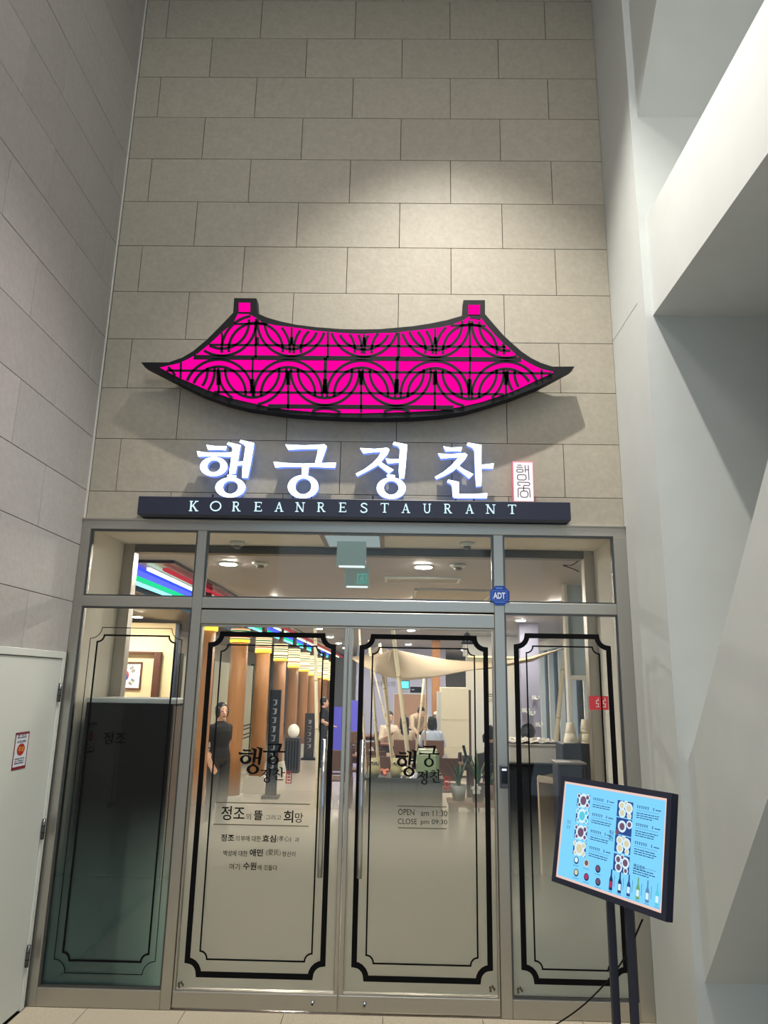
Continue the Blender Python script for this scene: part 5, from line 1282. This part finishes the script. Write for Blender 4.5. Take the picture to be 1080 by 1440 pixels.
pole(597, 945, 591, 1002, 12.9, 12.9, .020, 'bamboo pole right of the tan screen, leaning left')
pole(600, 935, 598, 1032, 12.4, 12.4, .018, 'upright bamboo pole right of the tan screen')
# pendant lamps and wires near the canopy
q = AD(657, 900, 10.4)
t = thing('track_lamp', 'cluster of small black spot lamps hanging from the ceiling above the canopy', 'lamp', (q.x, q.y, CZ))
MB().tube([(q.x, q.y, CZ - .002), (q.x, q.y, q.z + .02)], .006, 6).build('stem', M_BLACK, t)
MB().lathe((q.x, q.y, q.z), [(.02, .1), (.06, .06), (.055, .055), (.015, .09)], 14).build('cap', M_BLACK, t, True)
for s_ in (-1, 0, 1): MB().lathe((q.x + s_ * .055, q.y, q.z - .06), [(.022, .06), (.034, 0), (.030, 0), (.018, .05)], 12).build('lamp_head', M_BLACK, t, True)
MB().tube([(q.x - .055, q.y, q.z + .0), (q.x, q.y, q.z + .06), (q.x + .055, q.y, q.z)], .006, 6).build('arm', M_BLACK, t)
MB().tube([(q.x, q.y, q.z + .01), (q.x + .005, q.y, q.z - .22)], .004, 6).build('pull_wire', M_BLACK, t)
cable('loose_wire', 'loop of loose black wire by the upper right inner post', [tuple(at(813, 789, .71)), tuple(at(803, 795, .68)), tuple(at(792, 795, .66)), tuple(at(803, 799, .68)), tuple(at(814, 804, .71))], .004, M_PRINT)

# ================================================================== PEOPLE
M_SKIN = mat('skin', (222, 176, 148), .55, var=.03, scale=20)
M_LIP = mat('lips', (170, 92, 86), .5); M_EYE = mat('eye_dark', (36, 26, 24), .3); M_HAIR = mat('black_hair', (24, 20, 20), .45, var=.15, scale=40)
M_SHOE = mat('dark_shoes', (34, 32, 34), .5)
def loft(mb, rings, n=16):
    """closed tube through rings (centre, rx, ry, x axis, y axis)"""
    vs = []; fs = []
    for c_, rx, ry, ax, ay in rings:
        for k in range(n):
            t_ = 2 * PI * k / n; vs.append(Vector(c_) + Vector(ax) * rx * math.cos(t_) + Vector(ay) * ry * math.sin(t_))
    for i in range(len(rings) - 1):
        for k in range(n):
            j = (k + 1) % n; fs.append((i * n + k, i * n + j, i * n + n + j, i * n + n + k))
    fs += [tuple(range(n - 1, -1, -1)), tuple(range((len(rings) - 1) * n, len(rings) * n))]
    mb.add(vs, fs)
def limb(mb, pts, rs, n=12):
    pts = [Vector(p) for p in pts]
    out, rr_ = [], []
    for i in range(len(pts) - 1):
        for q in range(4): f = q / 4; out.append(pts[i].lerp(pts[i + 1], f)); rr_.append(rs[i] * (1 - f) + rs[i + 1] * f)
    out.append(pts[-1]); rr_.append(rs[-1])
    mb.tube(out, rr_, n)
    for p_, r_ in zip(pts, rs): mb.ell(p_, r_, r_, r_, 12, 8)
def person(label, loc, rz, J, shirt, pants, sleeve=.55, hair='short', scale=1.0, head_yaw=0.0, head_pitch=0.0, vox=.009, cap=None, collar=None, category='person'):
    """J: joint overrides in metres, figure faces -y; one continuous remeshed body, hair as a child"""
    D = dict(pelvis=(0, 0, .93), waist=(0, .0, 1.06), chest=(0, .0, 1.24), neck=(0, .015, 1.40), head=(0, 0, 1.525),
             lsh=(.142, .01, 1.31), lel=(.195, .03, 1.08), lwr=(.20, -.06, .86), rsh=(-.142, .01, 1.31), rel=(-.195, .03, 1.08), rwr=(-.20, -.06, .86),
             lhp=(.085, 0, .9), lkn=(.09, -.015, .49), lan=(.09, .02, .085), rhp=(-.085, 0, .9), rkn=(-.09, -.015, .49), ran=(-.09, .02, .085))
    D.update(J); D = {k: Vector(v) for k, v in D.items()}
    mb = MB()
    up = (D['chest'] - D['waist']).normalized(); right = (D['lsh'] - D['rsh']).normalized(); fw = right.cross(up).normalized()
    pr = (D['lhp'] - D['rhp']).normalized(); up0 = (D['waist'] - D['pelvis']).normalized(); fw0 = pr.cross(up0).normalized()
    loft(mb, [(D['pelvis'] - up0 * .1, .11, .085, pr, fw0), (D['pelvis'] - up0 * .04, .165, .115, pr, fw0), (D['pelvis'] + up0 * .04, .168, .118, pr, fw0), (D['waist'], .138, .102, right, fw), (D['chest'] - up * .06, .155, .118, right, fw),
              (D['chest'] + up * .03, .168, .118, right, fw), (D['chest'] + up * .09, .165, .098, right, fw), (D['chest'] + up * .135, .10, .07, right, fw), (D['neck'], .054, .054, right, fw)], 20)
    limb(mb, [D['neck'] - up * .05, D['neck'], D['head'] - Vector((0, 0, .05))], [.062, .052, .05])
    seg_ = [('skin', D['neck'], D['head'], .06)]
    for s_ in 'lr':
        sh, el, wr = D[s_ + 'sh'], D[s_ + 'el'], D[s_ + 'wr']
        cut = sh.lerp(el, sleeve) if sleeve <= 1 else el.lerp(wr, sleeve - 1)
        limb(mb, [sh, el, wr], [.050, .040, .029])
        if sleeve <= 1: limb(mb, [sh, cut], [.057, .056])
        else: limb(mb, [sh, el, cut], [.057, .050, .042])
        # hand: palm, four fingers, thumb
        d_ = (wr - el).normalized(); sd = Vector((1, 0, 0)) if abs(d_.x) < .8 else Vector((0, 1, 0)); sd = (sd - d_ * sd.dot(d_)).normalized(); nm = d_.cross(sd)
        pc_ = wr + d_ * .05; Mx = Matrix((sd, nm, d_)).transposed(); mb.ell(pc_, .034, .017, .05, 10, 8, Mx)
        for k in range(4):
            o_ = pc_ + sd * (-.026 + .0175 * k) + d_ * .032; L = (.06, .072, .068, .052)[k]
            mb.tube([o_, o_ + d_ * L * .5 + nm * .008, o_ + d_ * L * .85 + nm * .026], [.0105, .010, .009], 7)
        th = pc_ + sd * (.03 if s_ == 'r' else -.03) - d_ * .02; sg = 1 if s_ == 'r' else -1
        mb.tube([th, th + sd * sg * .018 + d_ * .025 + nm * .008, th + sd * sg * .02 + d_ * .055 + nm * .016], [.013, .0115, .0095], 7)
        if sleeve <= 1: seg_ += [('shirt', sh, cut, .06), ('skin', cut, el, .045), ('skin', el, wr + d_ * .16, .035)]
        else: seg_ += [('shirt', sh, el, .06), ('shirt', el, cut, .045), ('skin', cut, wr + d_ * .16, .035)]
        hp, kn, an = D[s_ + 'hp'], D[s_ + 'kn'], D[s_ + 'an']
        limb(mb, [hp, kn, an], [.092, .080, .066])
        toe = an + Vector((0, -.15, -.05)); limb(mb, [an - Vector((0, -.03, .045)), an - Vector((0, .05, .05)), toe], [.042, .042, .034])
        seg_ += [('pants', hp, kn, .08), ('pants', kn, an, .055), ('shoe', an - Vector((0, -.04, .05)), toe, .04)]
    seg_ += [('shirt', D['pelvis'] + up0 * .02, D['waist'], .13), ('shirt', D['waist'], D['chest'] + up * .1, .15), ('pants', D['pelvis'] - up0 * .1, D['pelvis'] - up0 * .03, .13), ('shirt', D['lsh'], D['rsh'], .06)]
    # head
    HM = Matrix.Rotation(head_yaw, 3, 'Z') @ Matrix.Rotation(head_pitch, 3, 'X'); hc_ = D['head']
    H_ = lambda x, y, z: hc_ + HM @ Vector((x, y, z))
    mb.ell(H_(0, .008, .02), .074, .092, .092, 18, 14, HM); mb.ell(H_(0, -.022, -.035), .056, .066, .078, 16, 12, HM); mb.ell(H_(0, -.012, -.005), .068, .078, .085, 16, 12, HM)
    mb.tube([H_(0, -.082, .012), H_(0, -.101, -.022), H_(0, -.092, -.03)], [.008, .013, .010], 8)
    mb.ell(H_(0, -.086, -.058), .022, .012, .012, 10, 8, HM); mb.ell(H_(0, -.078, -.098), .02, .014, .014, 10, 8, HM)
    for s_ in (-1, 1):
        mb.ell(H_(s_ * .074, .012, -.008), .01, .02, .03, 8, 8, HM); mb.ell(H_(s_ * .029, -.083, .012), .014, .008, .007, 8, 6, HM)
    me0 = bpy.data.meshes.new('p'); me0.from_pydata([tuple(v) for v in mb.v], [], mb.f)
    bmx = bmesh.new(); bmx.from_mesh(me0); bmesh.ops.recalc_face_normals(bmx, faces=bmx.faces); bmx.to_mesh(me0); bmx.free()
    ob = bpy.data.objects.new('p', me0); COL.objects.link(ob)
    r_ = ob.modifiers.new('r', 'REMESH'); r_.mode = 'VOXEL'; r_.voxel_size = vox
    sm = ob.modifiers.new('s', 'SMOOTH'); sm.factor = .5; sm.iterations = 2
    dg = bpy.context.evaluated_depsgraph_get(); dg.update(); me = bpy.data.meshes.new_from_object(ob.evaluated_get(dg))
    bpy.data.objects.remove(ob); bpy.data.meshes.remove(me0)
    N = len(me.polygons); cen = np.empty(N * 3); me.polygons.foreach_get('center', cen); cen = cen.reshape(-1, 3)
    names = ['skin', 'shirt', 'pants', 'shoe', 'lip', 'eye', 'collar']; best = np.full(N, 9.0); idx = np.zeros(N, dtype=np.int32)
    for nm_, a_, b_, r0 in seg_:
        a_, b_ = np.array(a_), np.array(b_); ab = b_ - a_; tt = np.clip(((cen - a_) @ ab) / max(1e-9, ab @ ab), 0, 1)
        d_ = np.linalg.norm(cen - (a_ + tt[:, None] * ab), axis=1) - r0; mk = d_ < best; best[mk] = d_[mk]; idx[mk] = names.index(nm_)
    HI = np.array(HM.inverted()); loc_h = (cen - np.array(hc_)) @ HI.T
    face = np.linalg.norm(loc_h - np.array([0, 0, -.01]), axis=1) < .125; idx[face & (loc_h[:, 2] > -.12)] = 0
    def patch(cx_, cy_, cz_, rx_, ry_, rz_): return (((loc_h - np.array([cx_, cy_, cz_])) / np.array([rx_, ry_, rz_])) ** 2).sum(1) < 1
    idx[patch(0, -.095, -.058, .024, .03, .010)] = 4
    for s_ in (-1, 1): idx[patch(s_ * .030, -.09, .012, .015, .03, .007)] = 5; idx[patch(s_ * .031, -.09, .034, .019, .03, .0045)] = 5
    me.materials.clear()
    for m_ in (M_SKIN, shirt, pants, M_SHOE, M_LIP, M_EYE, collar or shirt): me.materials.append(m_)
    me.polygons.foreach_set('material_index', idx); me.polygons.foreach_set('use_smooth', np.ones(N, dtype=bool)); me.update()
    me.name = 'body'
    root = thing('person', label, category, loc, rz, local=True); root.scale = (scale,) * 3
    mesh_part('body', me, None, root)
    hb = MB()
    hb.ell(H_(0, .024, .036), .087, .096, .096, 18, 12, HM)
    if hair == 'short': hb.ell(H_(0, .04, .0), .08, .075, .085, 16, 10, HM)
    if hair == 'bob':
        for s_ in (-1, 1): hb.ell(H_(s_ * .064, .02, -.04), .03, .06, .09, 12, 10, HM)
        hb.ell(H_(0, .06, -.03), .08, .06, .11, 14, 10, HM)
    if hair == 'tied':
        for s_ in (-1, 1): hb.ell(H_(s_ * .060, .006, .005), .030, .072, .085, 12, 10, HM)
        hb.ell(H_(0, .07, -.01), .06, .045, .07, 12, 10, HM); hb.tube([H_(0, .10, -.02), H_(0, .12, -.07), H_(0, .11, -.16)], [.03, .035, .015], 10)
    if hair == 'long':
        hb.ell(H_(0, .055, -.06), .085, .06, .15, 14, 12, HM); hb.ell(H_(0, .075, -.2), .085, .05, .14, 14, 10)
        for s_ in (-1, 1): hb.ell(H_(s_ * .066, .02, -.05), .026, .05, .1, 12, 10, HM)
    o_ = hb.build('hair', M_HAIR, root, True)
    if cap: MB().ell(H_(0, .02, .075), .09, .1, .06, 16, 10, HM).build('cap', cap, root, True)
    return root
M_BLKC = mat('black_cloth', (26, 26, 28), .85, var=.06, scale=25); M_BLKP = mat('charcoal_trousers', (38, 38, 40), .85, var=.06, scale=25)
M_CRM = mat('cream_shirt', (222, 206, 186), .85); M_PBL = mat('pale_blue_shirt', (196, 206, 224), .85); M_BEI = mat('beige_knit', (206, 184, 160), .9); M_DKN = mat('dark_knit', (34, 34, 42), .9)
# staff member standing by the second pillar, body turned to our right, hand in pocket
w = at(312, 1050, 5.3)
person('woman in a black polo shirt standing beside a pine pillar, hand in pocket', (w.x - .03, 5.3, 0), math.radians(52),
       dict(rel=(-.225, .075, 1.08), rwr=(-.165, -.005, .90), lel=(.19, .07, 1.09), lwr=(.10, .10, .90), lan=(.085, .0, .085), ran=(-.1, .05, .085)), M_BLKC, M_BLKP, .62, 'tied', 1.0, math.radians(-14), 0, .008)
q = at(456, 1000, 12.6)
person('woman in black with short sleeves standing far down the aisle', (q.x, 12.6, 0), math.radians(95), dict(rwr=(-.06, -.2, .98), lwr=(.06, -.2, .98)), M_BLKC, M_BLKP, .6, 'short', .965)
def seated(**k):
    d = dict(pelvis=(0, 0, .53), waist=(0, .0, .66), chest=(0, -.01, .84), neck=(0, -.005, 1.0), head=(0, -.02, 1.125), lsh=(.145, 0, .925), rsh=(-.145, 0, .925), lel=(.21, -.08, .72), rel=(-.21, -.08, .72), lwr=(.12, -.27, .80), rwr=(-.12, -.27, .80),
             lhp=(.09, -.02, .51), rhp=(-.09, -.02, .51), lkn=(.1, -.42, .5), rkn=(-.1, -.42, .5), lan=(.1, -.40, .085), ran=(-.1, -.40, .085))
    d.update(k); return d
person('man with short black hair in a cream shirt seated at the diners table', (-.08, 11.30, 0), math.radians(25), seated(), M_CRM, M_BLKP, 1.3, 'short', 1.08, 0, math.radians(10))
person('diner with long black hair seen from behind, in front of the tan screen', (.24, 9.98, 0), PI + .15, seated(), M_BEI, M_BLKP, 1.6, 'long', 1.06)
person('diner with bobbed black hair in a pale blue shirt seen from behind', (.80, 9.98, 0), PI - .1, seated(), M_PBL, M_BLKP, 1.2, 'bob', 1.06)
person('server in beige knitwear bending over the diners table', (.52, 11.75, 0), math.radians(20),
       dict(waist=(0, -.02, 1.05), chest=(0, -.12, 1.17), neck=(0, -.24, 1.25), head=(0, -.34, 1.32), lsh=(.165, -.2, 1.22), rsh=(-.165, -.2, 1.22), lel=(.2, -.32, 1.0), rel=(-.2, -.32, 1.0), lwr=(.12, -.48, .86), rwr=(-.12, -.48, .86)), M_BEI, M_BLKC, 1.4, 'short', 1.0, 0, math.radians(25))
q = at(598, 1010, 10.8); person('dark haired diner partly hidden between the server and the pale blue shirt', (1.06, 12.6, 0), .2, seated(), M_DKN, M_BLKP, 1.5, 'long', 1.05, 0, 0, .01, mat('white_cap', (232, 230, 226), .8))
q = at(690, 1030, 7.1)
person('woman with tied black hair in dark clothes seated on the right, looking down', (1.60, 7.12, 0), math.radians(60), seated(), M_DKN, M_BLKP, 1.6, 'tied', 1.05, 0, math.radians(14))
q = at(742, 1020, 3.45)
person('man with short black hair bowed behind the white foam box', (q.x, 3.5, 0), PI * .92, dict(chest=(0, -.06, 1.2), neck=(0, -.1, 1.34), head=(0, -.17, 1.43), lsh=(.165, -.06, 1.28), rsh=(-.165, -.06, 1.28)), M_CRM, M_BLKP, .6, 'short', .98, 0, math.radians(25))
# wall washers over the cream flag wall and the left aisle
for k, (x, y, z) in enumerate(((-4.55, 7.7, 3.0), (-5.2, 7.7, 3.0), (-4.3, 4.6, 3.04))):
    o_ = copy_tree(dl0); o_.location = (x, y, z + .02); o_['label'] = ('round downlight in the dark timber ceiling before the flag niche, right one', 'round downlight in the dark timber ceiling before the flag niche, left one', 'round downlight in the dark timber ceiling nearest the entrance')[k]

# violet lit partitions deep in the hall
for (x0, y0, x1, y1, Y, lab) in ((470, 1036, 483, 994, 16.0, 'violet lit glass partition beyond the standing woman'), (494, 1060, 504, 985, 15.0, 'violet lit panel left of the canopy poles')):
    a, b = at(x0, y1, Y), at(x1, y0, Y)
    t = thing('violet_partition', lab, 'partition', ((a.x + b.x) / 2, Y, 0), group='violet lit partitions')
    MB().bbox(a.x, b.x, Y, Y + .05, .02, a.z, .004).build('panel', mat('violet_glow', (96, 92, 190), .3, emit=(90, 84, 230), estr=.22), t)
    MB().bbox(a.x - .03, a.x - .001, Y - .01, Y + .06, 0, a.z + .02, .004).build('post', M_STEELD, t)
